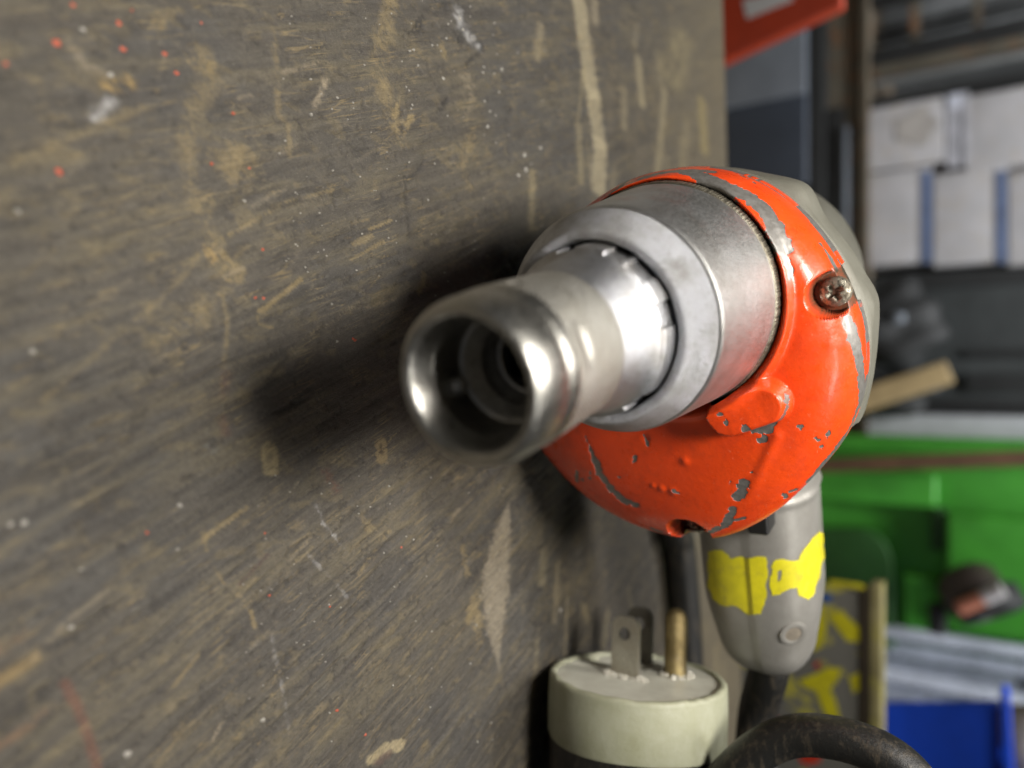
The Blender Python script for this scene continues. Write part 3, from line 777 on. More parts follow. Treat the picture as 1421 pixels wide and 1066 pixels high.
mb.add(vs, grid_faces(len(tt) + 6, n))
build('motor_housing', mb, housing_m, drill, sharp=40)

# --- pistol grip, running sideways from behind the gear case
HT, HA = 112.0, 2.4            # where its centre line sits along the spindle and above it
def grip_sec(b):
    # half depth (along the spindle), half height, centre shift
    k = float(sstep(np.array(b), 84.0, 111.0)); e = 1.0
    if b > 102: e = math.sqrt(max(0.0, 1 - ((b - 102) / 9.0) ** 2)) * .6 + .4 if b < 110.95 else .4
    return (16.0 - 3.5 * k) * e, (15.2 - 3.6 * k) * e
def grip_pt(b, th):
    hd, hh = grip_sec(b); n_ = 2.7
    c, s_ = math.cos(th), math.sin(th)
    x = abs(c) ** (2 / n_) * (1 if c >= 0 else -1) * hd
    z = abs(s_) ** (2 / n_) * (1 if s_ >= 0 else -1) * hh
    return x, z
bs = np.concatenate([np.linspace(6, 54, 14), np.linspace(55, 60, 11), np.linspace(61, 102, 44), np.linspace(102.8, 111, 20)])
NG = 160
def grip_extra(b, th):
    k = 0.0
    k += .5 * math.exp(-((b - 57.5) / 1.1) ** 2)                       # moulded rib under the housing
    return k
mb = MB(); vs = []
for b in bs:
    for j in range(NG):
        th = 2 * math.pi * j / NG; x, z = grip_pt(b, th); g = grip_extra(b, th)
        L = math.hypot(x, z) + 1e-9
        # the two half shells meet in a line facing the front: the upper one stands proud
        step = .5 if (x < 0 and z > 0.6) else 0.0
        f_ = (L + g + step) / L
        vs.append(T(HT + x * f_, b, HA + z * f_))
mb.add(vs, [tuple(reversed(f)) for f in grid_faces(len(bs), NG)]); mb.f.append(tuple(range((len(bs) - 1) * NG, len(bs) * NG)))
gbvh = BVHTree.FromPolygons([tuple(v) for v in mb.v], mb.f)
t = NT('grip_alloy')
n = t.noise(.12, 6, .65); n2 = t.noise(1.1, 8, .75)
cc = t.mix(t.ramp(n, .35, .7), (.35, .34, .315), (.27, .26, .235))
cc = t.mix(t.ramp(n2, .60, .72, 0, .6), cc, (.16, .145, .12))
t.set(Base_Color=cc, Roughness=t.ramp(n2, .3, .7, .30, .48), Metallic=.35, Normal=t.bump(n2, .08))
grip_m = t.m
build('handle', mb, grip_m, drill, sharp=45)

def inpoly(x, y, P):
    c = False; n = len(P)
    for i in range(n):
        x1, y1 = P[i]; x2, y2 = P[(i + 1) % n]
        if (y1 > y) != (y2 > y) and x < (x2 - x1) * (y - y1) / (y2 - y1) + x1: c = not c
    return c
def skin(polys, tree, lift, step=.8, holes=()):
    """a thin coat of paint lying on a surface: outline given in picture pixels, laid on the surface itself"""
    mb = MB(); idx = {}
    for P in polys:
        x0, x1 = min(p[0] for p in P), max(p[0] for p in P); y0, y1 = min(p[1] for p in P), max(p[1] for p in P)
        for i in range(int((x1 - x0) / step) + 2):
            for j in range(int((y1 - y0) / step) + 2):
                cx_, cy_ = x0 + i * step, y0 + j * step
                mx, my = cx_ + step / 2, cy_ + step / 2
                jx, jy = mx + 1.3 * math.sin(my * .23 + mx * .08), my + 1.3 * math.sin(mx * .21)
                if not inpoly(jx, jy, P) or any(inpoly(mx, my, h_) for h_ in holes): continue
                q = []
                for dx, dy in ((0, 0), (step, 0), (step, step), (0, step)):
                    key = (round(cx_ + dx, 2), round(cy_ + dy, 2))
                    if key not in idx:
                        d = ray(*key).normalized(); r = tree.ray_cast(CAM, d)
                        if r[0] is None: idx[key] = None
                        else:
                            nn_ = r[1] if r[1].dot(d) < 0 else -r[1]
                            idx[key] = len(mb.v); mb.v.append(tuple(r[0] + nn_ * lift)); mb.uv.append((0, 0))
                    q.append(idx[key])
                if None not in q: mb.f.append(tuple(q))
    return mb
yp = m_plain('yellow_marker_paint', (.82, .74, .02), .42, .25, .16, .10, 0, (.50, .44, .05))
marks = [[(982, 765), (1000, 763), (1012, 769), (1016, 775), (1030, 773), (1062, 773), (1066, 780), (1065, 800), (1062, 840), (1055, 853), (1040, 852), (1022, 843), (1015, 840), (1000, 840), (988, 830), (983, 812)],
         [(1068, 790), (1076, 777), (1108, 777), (1118, 760), (1126, 745), (1136, 738), (1143, 742), (1143, 775), (1136, 800), (1130, 822), (1120, 832), (1110, 828), (1106, 815), (1096, 815), (1082, 826), (1070, 825), (1068, 808)]]
mb = skin(marks, gbvh, .14, holes=[[(1079, 793), (1085, 790), (1084, 803), (1079, 808)], [(1066, 790), (1072, 788), (1071, 798), (1066, 800)]])
build('yellow_paint_mark', mb, yp, drill, sharp=180)
# screw boss near the end of the grip, and one at its root
def boss(px, py, r, hgt, name='screw_boss'):
    d = ray(px, py).normalized(); h_ = gbvh.ray_cast(CAM, d)
    n_ = h_[1] if h_[1].dot(d) < 0 else -h_[1]; p = h_[0]
    u_ = n_.orthogonal().normalized(); v_ = n_.cross(u_); N = 40
    mb = MB(); rings = [(1.25, -.6), (1.18, hgt * .5), (1.05, hgt), (.80, hgt), (.72, hgt * .6), (.70, -.25)]
    vs = [p + (u_ * math.cos(2 * math.pi * j / N) + v_ * math.sin(2 * math.pi * j / N)) * r * k + n_ * h2 for k, h2 in rings for j in range(N)]
    mb.add(vs, grid_faces(len(rings), N)); o = build(name, mb, grip_m, drill, sharp=50)
    mb = MB(); mb.add([p + (u_ * math.cos(2 * math.pi * j / N) + v_ * math.sin(2 * math.pi * j / N)) * r * .72 + n_ * .05 for j in range(N)] + [p + n_ * .3], [(j, (j + 1) % N, N) for j in range(N)])
    build('screw', mb, m_plain('tan_dust', (.27, .235, .185), .8, .4, .6), drill, sharp=180)
boss(1101, 880, 3.0, .22)
# trigger, just showing below the gear case
p = at(1050, 738, T(HT - 19, 45, 0).y); t_, b_, a_ = local(p)
mb = MB(); M = Matrix(((AX.x, BX.x, 0, P0.x), (AX.y, BX.y, 0, P0.y), (0, 0, 1, P0.z), (0, 0, 0, 1)))
mb.box((HT - 22, 26, a_ - 2.6), (HT - 13, b_ + 1.6, a_ + 2.4), .9, M); build('trigger', mb, m_plain('black_plastic', (.018, .018, .018), .45, .3), drill)

# ------------------------------------------------------------------ power cord
def spline(P, n=14):
    P = [Vector(p) for p in P]; P = [P[0] * 2 - P[1]] + P + [P[-1] * 2 - P[-2]]; out = []
    for i in range(1, len(P) - 2):
        for k in range(n):
            t_ = k / n
            out.append(.5 * ((2 * P[i]) + (P[i + 1] - P[i - 1]) * t_ + (2 * P[i - 1] - 5 * P[i] + 4 * P[i + 1] - P[i + 2]) * t_ * t_ + (3 * P[i] - P[i - 1] - 3 * P[i + 1] + P[i + 2]) * t_ ** 3))
    out.append(P[-2]); return out
t = NT('black_rubber_cord')
n = t.noise(.5, 6, .7, stretch=((0, 0, .3), (.25, 1.2, 1.2))); n2 = t.noise(1.6, 6, .75)
cc = t.mix(t.ramp(n, .50, .72, 0, .75), (.013, .013, .012), (.10, .08, .055))
t.set(Base_Color=cc, Roughness=t.ramp(n2, .3, .7, .34, .55), Normal=t.bump(t.math('ADD', n, n2), .10))
rubber = t.m
cord = drill
hb = T(HT, 108, HA - .5)
RC_ = 5.6
P = [hb + BX * -4, hb + BX * 6, at(1052, 985, 226), at(1046, 1045, 224), at(1040, 1110, 218), Vector((160, 190, 12)), Vector((200, 140, 6.2)), Vector((215, 60, 6.0)), Vector((170, 40, 6.0))]
# from the grip out of the picture, back in over the arch and down into the plug
mb = MB(); mb.tube(spline(P), RC_, 24); build('power_cord', mb, rubber, cord, sharp=60)

# ------------------------------------------------------------------ plug lying on the bench, prongs towards the drill grip
PR = 23.4
pd = Vector((-1, .10, -.02)).normalized()                      # the way the prongs point
# place: the face centre appears at (884, 936); resting on the bench means centre height = PR
d = ray(884, 936); k = (PR + .6 - H) / d.z; PC = CAM + d * k
pz = (Vector((0, 0, 1)) - pd * pd.z).normalized(); pyv = pz.cross(pd).normalized()
if pyv.y < 0: pyv = -pyv
def PT(s_, y, z): return PC + pd * s_ + pyv * y + pz * z
plug = thing('power_plug', (PC.x + 15, PC.y, 0), 'cream three prong power plug with flat blades and a brass pin lying on the bench', 'power plug')
def plathe(mb, prof, n=120, fn=None):
    vs = []
    for s_, r_ in prof:
        for j in range(n):
            a = 2 * math.pi * j / n; q = fn(s_, r_, a) if fn else (s_, r_); vs.append(PT(q[0], q[1] * math.cos(a), q[1] * math.sin(a)))
    i = np.arange(len(prof) * n).reshape(len(prof), n); j = np.roll(i, -1, 1)
    return mb.add(vs, np.stack([i[:-1], j[:-1], j[1:], i[1:]], -1).reshape(-1, 4).tolist())
t = NT('cream_plastic')
n = t.noise(.13, 6, .65); n2 = t.noise(1.3, 7, .75)
cc = t.mix(t.ramp(n, .35, .68), (.42, .43, .32), (.33, .335, .22))
cc = t.mix(t.ramp(n2, .60, .74, 0, .6), cc, (.30, .26, .14))
t.set(Base_Color=cc, Roughness=t.ramp(n2, .3, .7, .36, .55), Normal=t.bump(n2, .10))
t.b.inputs['Subsurface Weight'].default_value = 0.0
cream = t.m
mb = MB()
def rough_rim(s_, r_, a): return s_ + (.16 * math.sin(5 * a) * math.sin(13 * a + 1) + .20 * math.sin(31 * a + 2 * math.sin(4 * a)) * max(0, math.sin(3 * a + 2)) * math.sin(7 * a)) * (1 if s_ > -.9 else 0) + (.35 * math.sin(3 * a) if s_ < -12 else 0), r_
plathe(mb, [(-2.2, PR - 2.0), (-.4, PR - 1.75), (-.05, PR - 1.6), (0.05, PR - .9), (-.15, PR - .35), (-.6, PR - .05), (-1.2, PR + .05), (-7, PR + .25), (-14.6, PR + .1), (-15.2, PR - .2), (-15.4, PR - 1.2)], 240, rough_rim)
build('plug_band', mb, cream, plug, sharp=50)
t = NT('grey_plug_face')
n = t.noise(.16, 6, .65); n2 = t.noise(1.6, 7, .75)
cc = t.mix(t.ramp(n, .35, .68), (.68, .68, .59), (.54, .53, .45))
cc = t.mix(t.ramp(n2, .60, .74, 0, .5), cc, (.20, .18, .13))
t.set(Base_Color=cc, Roughness=t.ramp(n2, .3, .7, .28, .45), Normal=t.bump(n2, .10))
mb = MB(); NF = 90; R_ = np.linspace(0.02, 1, 60); vs = []
for q in R_:
    for j in range(120):
        a = 2 * math.pi * j / 120; y, z = (PR - 1.7) * q * math.cos(a), (PR - 1.7) * q * math.sin(a)
        s_ = -.75
        g = max(0, 1 - abs(y - 1.5) / .9) ; s_ -= 1.0 * min(1, g * 2.2) * (1 if z < -4 else 0)       # moulded grooves
        g = max(0, 1 - abs(y - 10.0) / 2.6); s_ -= 1.5 * min(1, g * 2.2) * (1 if z < -1 else 0)
        vs.append(PT(s_, y, z))
i = np.arange(len(R_) * 120).reshape(len(R_), 120); j = np.roll(i, -1, 1)
mb.add(vs, np.stack([i[:-1], i[1:], j[1:], j[:-1]], -1).reshape(-1, 4).tolist() + [tuple(range(120))])
build('plug_face', mb, t.m, plug, sharp=30)
mb = MB(); plathe(mb, [(-15.1, PR - .8), (-15.2, PR - .3), (-26, PR - .2), (-30, PR - 2), (-46, PR - 6), (-58, 10), (-66, 8), (-70, 6.6)], 100)
build('plug_shell', mb, rubber, plug, sharp=40)
# where the prongs meet the face, from the photograph
def on_face(px, py, s_=-.75):
    d = ray(px, py); o = PC + pd * s_; k = (o - CAM).dot(pd) / d.dot(pd); v = CAM + d * k - PC; return v.dot(pyv), v.dot(pz)
blade_m = m_metal('nickel_blade', (.66, .64, .58), .30, .08, (.38, .33, .24), .6)
def blade(y0, z0, L, wdt, th, hole=True, ang=0.0):
    # flat blade standing on the face, its broad side towards the viewer; clipped round tip, hole near the tip
    N = 40; out = [];
    outline = [(-wdt / 2, -1.5), (wdt / 2, -1.5), (wdt / 2, L - 2.2), (wdt * .40, L - .8), (wdt * .25, L - .15), (0, L), (-wdt * .25, L - .15), (-wdt * .40, L - .8), (-wdt / 2, L - 2.2)]
    bm = bmesh.new()
    vs_ = [bm.verts.new((x, 0, s_)) for x, s_ in outline]; es = [bm.edges.new((vs_[i], vs_[(i + 1) % len(vs_)])) for i in range(len(vs_))]
    if hole:
        hv = [bm.verts.new((-.2 + 1.75 * math.cos(2 * math.pi * i / 28), 0, L - 4.6 + 1.75 * math.sin(2 * math.pi * i / 28))) for i in range(28)]
        es += [bm.edges.new((hv[i], hv[(i + 1) % 28])) for i in range(28)]
    r = bmesh.ops.triangle_fill(bm, edges=es, use_beauty=True, use_dissolve=False)
    fs_ = [f for f in bm.faces]
    if hole:
        for f in list(fs_):
            c = f.calc_center_median()
            if math.hypot(c.x + .2, c.z - (L - 4.6)) < 1.5: bm.faces.remove(f)
    ex = bmesh.ops.extrude_face_region(bm, geom=bm.faces[:])
    for v in ex['geom']:
        if isinstance(v, bmesh.types.BMVert): v.co.y += th
    bmesh.ops.recalc_face_normals(bm, faces=bm.faces[:]); bm.verts.index_update()
    ca_, sa_ = math.cos(ang), math.sin(ang)
    mb = MB(); mb.add([PT(-.75 + v.co.z, y0 + v.co.y * ca_ - v.co.x * sa_, z0 + v.co.x * ca_ + v.co.y * sa_) for v in bm.verts], [[v.index for v in f.verts] for f in bm.faces]); bm.free()
    return mb
y1, z1 = on_face(866, 938); y2, z2 = on_face(886, 920)
BL = 15.6
build('blade', blade(y1, z1, BL, 7.8, 1.6), blade_m, plug, sharp=30)
build('blade', blade(max(y2, y1 + 6), z2, BL, 7.4, 1.5), m_metal('shaded_blade', (.20, .19, .17), .4, .08, (.08, .07, .06), .8), plug, sharp=30)  # far blade: darker copy, the near blade's shadow put into its colour
yg, zg = on_face(937, 937)
brass = m_metal('tarnished_brass', (.36, .285, .14), .45, .12, (.15, .11, .05), .9)
mb = MB(); vs = []
prof = [(-2, 3.0), (14.6, 3.0), (15.8, 2.8), (17.0, 2.2), (17.7, 1.2), (17.9, .1)]
plathe_n = 40
for s_, r_ in prof:
    for j in range(plathe_n):
        a = 2 * math.pi * j / plathe_n; vs.append(PT(-.75 + s_, yg + r_ * math.cos(a), zg + r_ * math.sin(a)))
i = np.arange(len(prof) * plathe_n).reshape(len(prof), plathe_n); j = np.roll(i, -1, 1)
mb.add(vs, np.stack([i[:-1], j[:-1], j[1:], i[1:]], -1).reshape(-1, 4).tolist()); build('ground_pin', mb, brass, plug, sharp=40)
# crumbs of old white sealant round the prongs
mb = MB()
for cy_, cz_, ry, rz, n_ in ((y1 - .9, z1, 1.6, 6.2, 110), (yg, zg, 4.0, 4.0, 70)):
    for q in range(n_):
        a = random.uniform(0, 2 * math.pi); k = random.uniform(.75, 1.15)
        y, z = cy_ + ry * k * math.cos(a), cz_ + rz * k * math.sin(a); r_ = random.uniform(.2, .95)
        b_ = [PT(-.9, y + r_ * math.cos(v) * random.uniform(.6, 1.3), z + r_ * math.sin(v) * random.uniform(.6, 1.3)) for v in (0, 1.3, 2.5, 3.8, 5)]
        mb.add(b_ + [PT(-.7 + random.uniform(.2, 1.3), y + random.uniform(-.3, .3), z + random.uniform(-.3, .3))], [(i, (i + 1) % 5, 5) for i in range(5)])
o = build('sealant_crumbs', mb, m_plain('white_sealant', (.62, .60, .52), .5, .3, .8), plug, sharp=20); o['kind'] = 'stuff'
# the cord from the plug: up in an arch and away over the edge
bk = PT(-69, 0, 0)
P = [PT(-64, 0, 0), bk, PT(-82, 3, 4), at(935, 1150, 176), at(997, 1092, 176), at(1047, 1046, 177), at(1097, 1022, 178), at(1160, 1024, 178), at(1228, 1048, 178), at(1275, 1092, 178), at(1305, 1160, 178), at(1270, 1330, 190), Vector((290, 200, 40)), Vector((300, 160, 6.2)), Vector((215, 60, 6.0)), Vector((170, 40, 6.0))]
mb = MB(); mb.tube(spline(P), 4.6, 24); build('power_cord', mb, rubber, cord, sharp=60)
# a dark tube standing in for the grip's shadow, behind gear case and plug
P = [Vector((-20, 330, 5.6)), Vector((14, 318, 5.6)), on_bench(938, 700, 5.6), on_bench(944, 760, 5.6), on_bench(950, 830, 5.6), on_bench(955, 920, 5.6), on_bench(955, 1010, 5.6), on_bench(950, 1090, 5.6), Vector((175, 215, 5.6)), Vector((190, 150, 5.6))]
mb = MB(); mb.tube(spline(P), RC_, 24); build('power_cord', mb, rubber, cord, sharp=60)

# ------------------------------------------------------------------ out of focus workshop behind the bench
def rect(px0, py0, px1, py1, Y, dep, lo=None):
    """world box whose front face fills a picture rectangle at distance Y (lo: carry its foot down to this height)"""
    xm, ym = (px0 + px1) / 2, (py0 + py1) / 2
    z0, z1 = at(px0, ym, Y).z, at(px1, ym, Y).z
    x0, x1 = at(xm, py0, Y).x, at(xm, py1, Y).x
    if lo is not None: z0 = lo
    return (x0, Y, z0), (x1, Y + dep, z1)
SH = at(1000, 533, 900).z - 12          # a low shelf behind the bench, out of sight below its edge
def one(name, lab, cat, group=None, **k):
    lo, hi = k['r']; t_ = thing(name, ((lo[0] + hi[0]) / 2, (lo[1] + hi[1]) / 2, lo[2]), lab, cat, group)
    return t_
def part(name, r, mat, parent, bev=1.5, M=None):
    return build(name, MB().box(r[0], r[1], bev, M), mat, parent, sharp=40)
def struct(name, mb, mat):
    o = build(name, mb, mat); o['kind'] = 'structure'; return o
struct('floor', MB().add([(-3000, -2500, -1080), (3000, -2500, -1080), (3000, 3000, -1080), (-3000, 3000, -1080)], [(0, 1, 2, 3)]), m_plain('concrete', (.22, .21, .20), .8))
struct('wall', MB().box((-3000, 1900, -1080), (3000, 1960, 1500)), m_plain('dim_wall', (.10, .105, .105), .9, .5, .004))
white_c = m_plain('white_carton', (.47, .46, .47), .8, .18, .02, 0, 0, (.42, .37, .31))
blue_c = m_plain('blue_print', (.14, .19, .33), .6, .3)
grey_c = m_plain('grey_tape', (.46, .46, .50), .5, .3)
black_m = m_plain('black_matt', (.014, .015, .015), .7, .4, .02)
char_m = m_plain('charcoal', (.040, .046, .046), .6, .4, .01)
rust_m = m_plain('rusty_paint', (.13, .115, .085), .7, .4, .03, 0, .1, (.26, .10, .03))
green_m = m_plain('green_plastic', (.06, .33, .03), .42, .25, .02)
shade_green_m = m_plain('shaded_green_plastic', (.018, .085, .012), .5, .25, .02)  # darker copy of the green, with the hollow's shade put into the colour
blue_m = m_plain('blue_plastic', (.018, .115, 1.0), .40, .2, .02)
slate_m = m_plain('slate_paint', (.048, .060, .082), .5, .3, .01)
lslate_m = m_plain('light_slate_paint', (.20, .225, .26), .5, .3, .01)
wood_m = m_plain('raw_pine', (.42, .31, .15), .7, .25, .05)
brown_m = m_plain('brown_wood', (.13, .065, .030), .7, .35, .03)
red_m = m_plain('red_enamel', (.62, .075, .030), .45, .25, .02, 0, 0, (.40, .06, .035))
zinc_m = m_plain('galvanised', (.75, .81, .94), .22, .30, .02, 0, .25)
# low shelf the things stand on
sh = thing('low_shelf', (0, 1000, -1080), 'low shelf standing on the floor behind the workbench', 'shelf')
part('shelf_board', ((-900, 430, SH - 14), (900, 1500, SH)), rust_m, sh)
for x in (-860, 860):
    for y in (460, 1470): part('leg', ((x - 20, y - 20, -1080), (x + 20, y + 20, SH - 14.2)), rust_m, sh)
# red tool case with a sloping side and a white label
Y0 = 560
def prism(pix, Y, dep, mat, name, parent, bev=2.0):
    bm = bmesh.new(); f = [bm.verts.new(at(x, y, Y)) for x, y in pix]; fc = bm.faces.new(f)
    ex = bmesh.ops.extrude_face_region(bm, geom=[fc])
    for v in ex['geom']:
        if isinstance(v, bmesh.types.BMVert): v.co.y += dep
    bmesh.ops.recalc_face_normals(bm, faces=bm.faces[:])
    if bev: bmesh.ops.bevel(bm, geom=bm.edges[:], offset=bev, segments=3, profile=.6, affect='EDGES')
    bm.verts.index_update()
    mb = MB(); mb.add([v.co.copy() for v in bm.verts], [[v.index for v in f_.verts] for f_ in bm.faces]); bm.free()
    return build(name, mb, mat, parent, sharp=40)
tb = thing('tool_case', at(1000, 20, Y0 + 30), 'red metal case with a white label showing past the bench edge', 'tool case')
prism([(960, -120), (1166, -120), (1170, 8), (1010, 84), (960, 106)], Y0, 10, red_m, 'case_body', tb, 3)
prism([(1030, 0), (1092, -12), (1101, 0), (1036, 26)], Y0 - 1.2, 1.0, m_plain('white_label', (.78, .78, .78), .5, .1), 'label', tb, .2)
# slate cabinet behind it
r = rect(1000, 30, 1118, 262, 900, 14, SH); cb_ = one('steel_cabinet', 'dark slate blue cabinet with a paler upper panel behind the red case', 'cabinet', r=r)
part('cabinet_body', r, slate_m, cb_)
r2 = rect(1000, 45, 1118, 140, 895, 4.5, SH + 1); part('pale_panel', r2, lslate_m, cb_)
# storage rack: beam across, uprights and rungs
rk = thing('storage_rack', (0, 1150, SH), 'rusty olive steel storage rack holding the white cartons', 'rack')
part('shelf_beam', rect(1148, -80, 1203, 700, 1180, 30), rust_m, rk)
part('beam_lip', rect(1194, -80, 1204, 700, 1172, 6), m_plain('olive_rust', (.085, .07, .045), .7, .4, .04, 0, 0, (.12, .06, .03)), rk, .8)
part('beam_lip', rect(1118, -80, 1143, 372, 1168, 8), black_m, rk, .8)
part('shelf_panel', ((at(1203, 0, 1180).x - 260, 1212, at(1203, 0, 1180).z - 12), (at(1203, 700, 1180).x, 1490, at(1203, 0, 1180).z - 1)), rust_m, rk)
part('support_plate', rect(1143, 150, 1172, 300, 1176, 3.5), black_m, rk, .6)
part('cable_strip', rect(1171, 175, 1178, 340, 1170, 2), lslate_m, rk, .3)
ZB = at(1204, 200, 1180).z
for y0, y1, mt in ((-60, -30, black_m), (38, 62, black_m), (63, 76, rust_m), (109, 124, black_m)):
    lo, hi = rect(1205, y0, 1500, y1, 1210, 24); part('upright', ((lo[0], lo[1], ZB), hi), mt, rk, .8)
for x0, x1 in ((1262, 1276), (1350, 1362)):
    part('rung', rect(x0, -60, x1, 74, 1240, 10), rust_m, rk, .8)
for y0, y1 in ((8, 16), (22, 30)):
    lo, hi = rect(1205, y0, 1500, y1, 1255, 8); part('upright', ((lo[0], lo[1], ZB), hi), black_m, rk, .6)
part('back_sheet', ((at(1300, -160, 1330).x, 1330, ZB), (at(1300, 62, 1330).x, 1334, at(1600, 0, 1330).z)), m_plain('pale_sheet', (.22, .23, .235), .6, .5, .02), rk)
part('grey_divider', ((at(1300, 78, 1250).x, 1236, ZB), (at(1300, 108, 1250).x, 1244, at(1560, 0, 1240).z)), m_plain('grey_divider_paint', (.27, .28, .28), .5, .3, .02), rk)
# cartons stacked on the rack
def carton(pr, lab, band=None, stain=False, tape=None):
    lo, hi = rect(*pr, 1215, 150); o = one('carton', lab, 'carton', 'white cartons stacked on the rack', r=(lo, hi))
    part('carton_body', (lo, hi), white_c, o, 2.5)
    for b in (band or []):
        l2, h2 = rect(*b, 1213.6, 1.1); part('blue_stripe', (l2, h2), blue_c, o, .3)
    for b in (tape or []):
        l2, h2 = rect(*b, 1213.2, 1.1); part('tape', (l2, h2), grey_c, o, .3)
    if stain:
        bm = bmesh.new(); mb = MB(); c = at(1270, 176, 1213.9)
        vs = [c] + [c + Vector((27 * math.cos(a) * (1 + .2 * math.sin(3 * a)), 0, 27 * math.sin(a) * (1 + .15 * math.sin(5 * a)))) for a in np.linspace(0, 6.283, 30)[:-1]]
        mb.add(vs, [(0, i + 1, (i + 1) % 29 + 1) for i in range(29)]); build('brown_stain', mb, m_plain('damp_stain', (.44, .41, .38), .8, .3, .05), o, sharp=180)
carton((1205, 126, 1312, 231), 'white carton with a round brown stain on its side', stain=True)
carton((1340, 124, 1450, 231), 'plain white carton above the stained one, beyond the grey spacer', tape=[(1336, 124, 1344, 231)])
carton((1205, 236, 1292, 366), 'white carton with a blue stripe, standing on the rusty beam', [(1279, 237, 1292, 365)])
carton((1294, 236, 1396, 366), 'white carton between the two blue stripes, middle of the striped stack', [(1383, 237, 1396, 365)])
carton((1398, 236, 1480, 366), 'white carton at the end of the striped stack, cut by the picture edge')
lo, hi = rect(1312.5, 120, 1339.5, 231, 1214.6, 140); o = one('spacer_block', 'lavender grey spacer between the stained carton and the plain one', 'spacer', r=(lo, hi)); part('block', (lo, hi), grey_c, o); part('tape', (lambda a: a)(rect(1314, 122, 1334, 150, 1213.2, 1.2)), m_plain('white_tape', (.6, .62, .7), .4), o, .3)
# black cabinet side with ribs
lo, hi = rect(1150, 374, 1520, 574, 1230, 200, SH); o = one('black_crate', 'charcoal ribbed crate between the cartons and the pale strip', 'crate', r=(lo, hi))
part('crate_body', (lo, hi), char_m, o)
for y0, y1, x0 in ((376, 396, 1200), (486, 496, 1340), (520, 545, 1340), (556, 572, 1200)):
    l2, h2 = rect(x0, y0, 1520, y1, 1224, 5.5); part('rib', (l2, h2), black_m, o, 1)
# a lumpy black bag hanging in front of it with a pine stick
def lump(name, px, py, Y, rx, ry, rz, mat, parent, seed):
    bm = bmesh.new(); bmesh.ops.create_icosphere(bm, subdivisions=4, radius=1)
    r = random.Random(seed); ph = [r.uniform(0, 6) for _ in range(6)]; c = at(px, py, Y)
    for v in bm.verts:
        k = 1 + .14 * math.sin(3 * v.co.x + ph[0]) * math.sin(4 * v.co.z + ph[1]) + .08 * math.sin(9 * v.co.x + ph[2] + 4 * v.co.z)
        v.co = c + Vector((v.co.x * rx * k, v.co.y * ry * k, v.co.z * rz * k))
    mb = MB(); mb.add([v.co.copy() for v in bm.verts], [[v.index for v in f.verts] for f in bm.faces]); bm.free()
    return build(name, mb, mat, parent, sharp=180)
bagc = at(1240, 470, 1170)
o = thing('black_bag', (bagc.x, bagc.y, bagc.z - 70), 'crumpled black bag against the charcoal crate above the pine stick', 'bag')
lump('bag_body', 1236, 455, 1165, 62, 40, 62, black_m, o, 3); lump('bag_flap', 1225, 545, 1170, 34, 25, 70, black_m, o, 5); lump('shiny_tag', 1247, 441, 1122, 8, 3, 9, lslate_m, o, 7)
o = thing('wooden_stick', at(1150, 570, 1120), 'pale pine stick with a blunt end leaning by the black bag', 'stick')
a_, b_ = at(1140, 574, 1112), at(1318, 516, 1112); v = (b_ - a_); L = v.length; u_ = v.normalized(); n_ = Vector((0, 1, 0)); w_ = u_.cross(n_)
M = Matrix(((u_.x, n_.x, w_.x, a_.x), (u_.y, n_.y, w_.y, a_.y), (u_.z, n_.z, w_.z, a_.z), (0, 0, 0, 1)))
build('stick_body', MB().box((0, -8, -15), (L, 8, 15), 3, M), wood_m, o)
# pale strip
lo, hi = rect(1120, 577, 1520, 607, 1190, 60, SH); o = one('white_board', 'white board standing on edge between the charcoal crate and the green tub', 'board', r=(lo, hi)); part('board', (lo, hi), m_plain('white_laminate', (.50, .51, .54), .5, .15), o)
# green tub: a big open moulding with a rounded recess, a brown lath across it
Yg = 1150
lo, hi = rect(1120, 609, 1520, 888, Yg, 200, SH); o = one('green_tub', 'bright green plastic tub with a rounded dark recess behind the drill grip', 'tub', r=(lo, hi))
part('tub_side', (lo, (hi[0], Yg + 60, hi[2])), green_m, o, 6)
l2, h2 = rect(1120, 609, 1520, 632, Yg - 26, 25, SH); part('rim', (l2, h2), green_m, o, 4)
l2, h2 = rect(1120, 655, 1300, 700, Yg - 16, 15, SH); part('ridge', (l2, h2), green_m, o, 5)
l2, h2 = rect(1312, 720, 1520, 890, Yg - 30, 29); part('end_panel', (l2, h2), green_m, o, 6)
l2, h2 = rect(1252, 800, 1312, 886, Yg - 18, 17); part('foot_panel', (l2, h2), green_m, o, 6)
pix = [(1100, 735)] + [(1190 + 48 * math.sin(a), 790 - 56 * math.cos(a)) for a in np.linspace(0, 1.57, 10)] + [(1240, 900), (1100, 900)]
prism([(x, y) for x, y in pix], Yg - 22, 20, shade_green_m, 'recess', o, 2)  # slab in the shaded green, standing for the shadowed hollow
l2, h2 = rect(1292, 705, 1312, 765, Yg - 20, 19.5); part('latch', (l2, h2), shade_green_m, o, 3)
o = thing('brown_lath', at(1120, 650, 1100), 'thin brown wooden lath standing in front of the green tub', 'lath')
a_, b_ = at(1090, 648, 1095), at(1520, 632, 1095); v = b_ - a_; L = v.length; u_ = v.normalized(); w_ = u_.cross(n_)
M = Matrix(((u_.x, n_.x, w_.x, a_.x), (u_.y, n_.y, w_.y, a_.y), (u_.z, n_.z, w_.z, a_.z), (0, 0, 0, 1)))
build('lath_body', MB().box((0, -5, -9.5), (L, 5, 9.5), 1.5, M), brown_m, o)
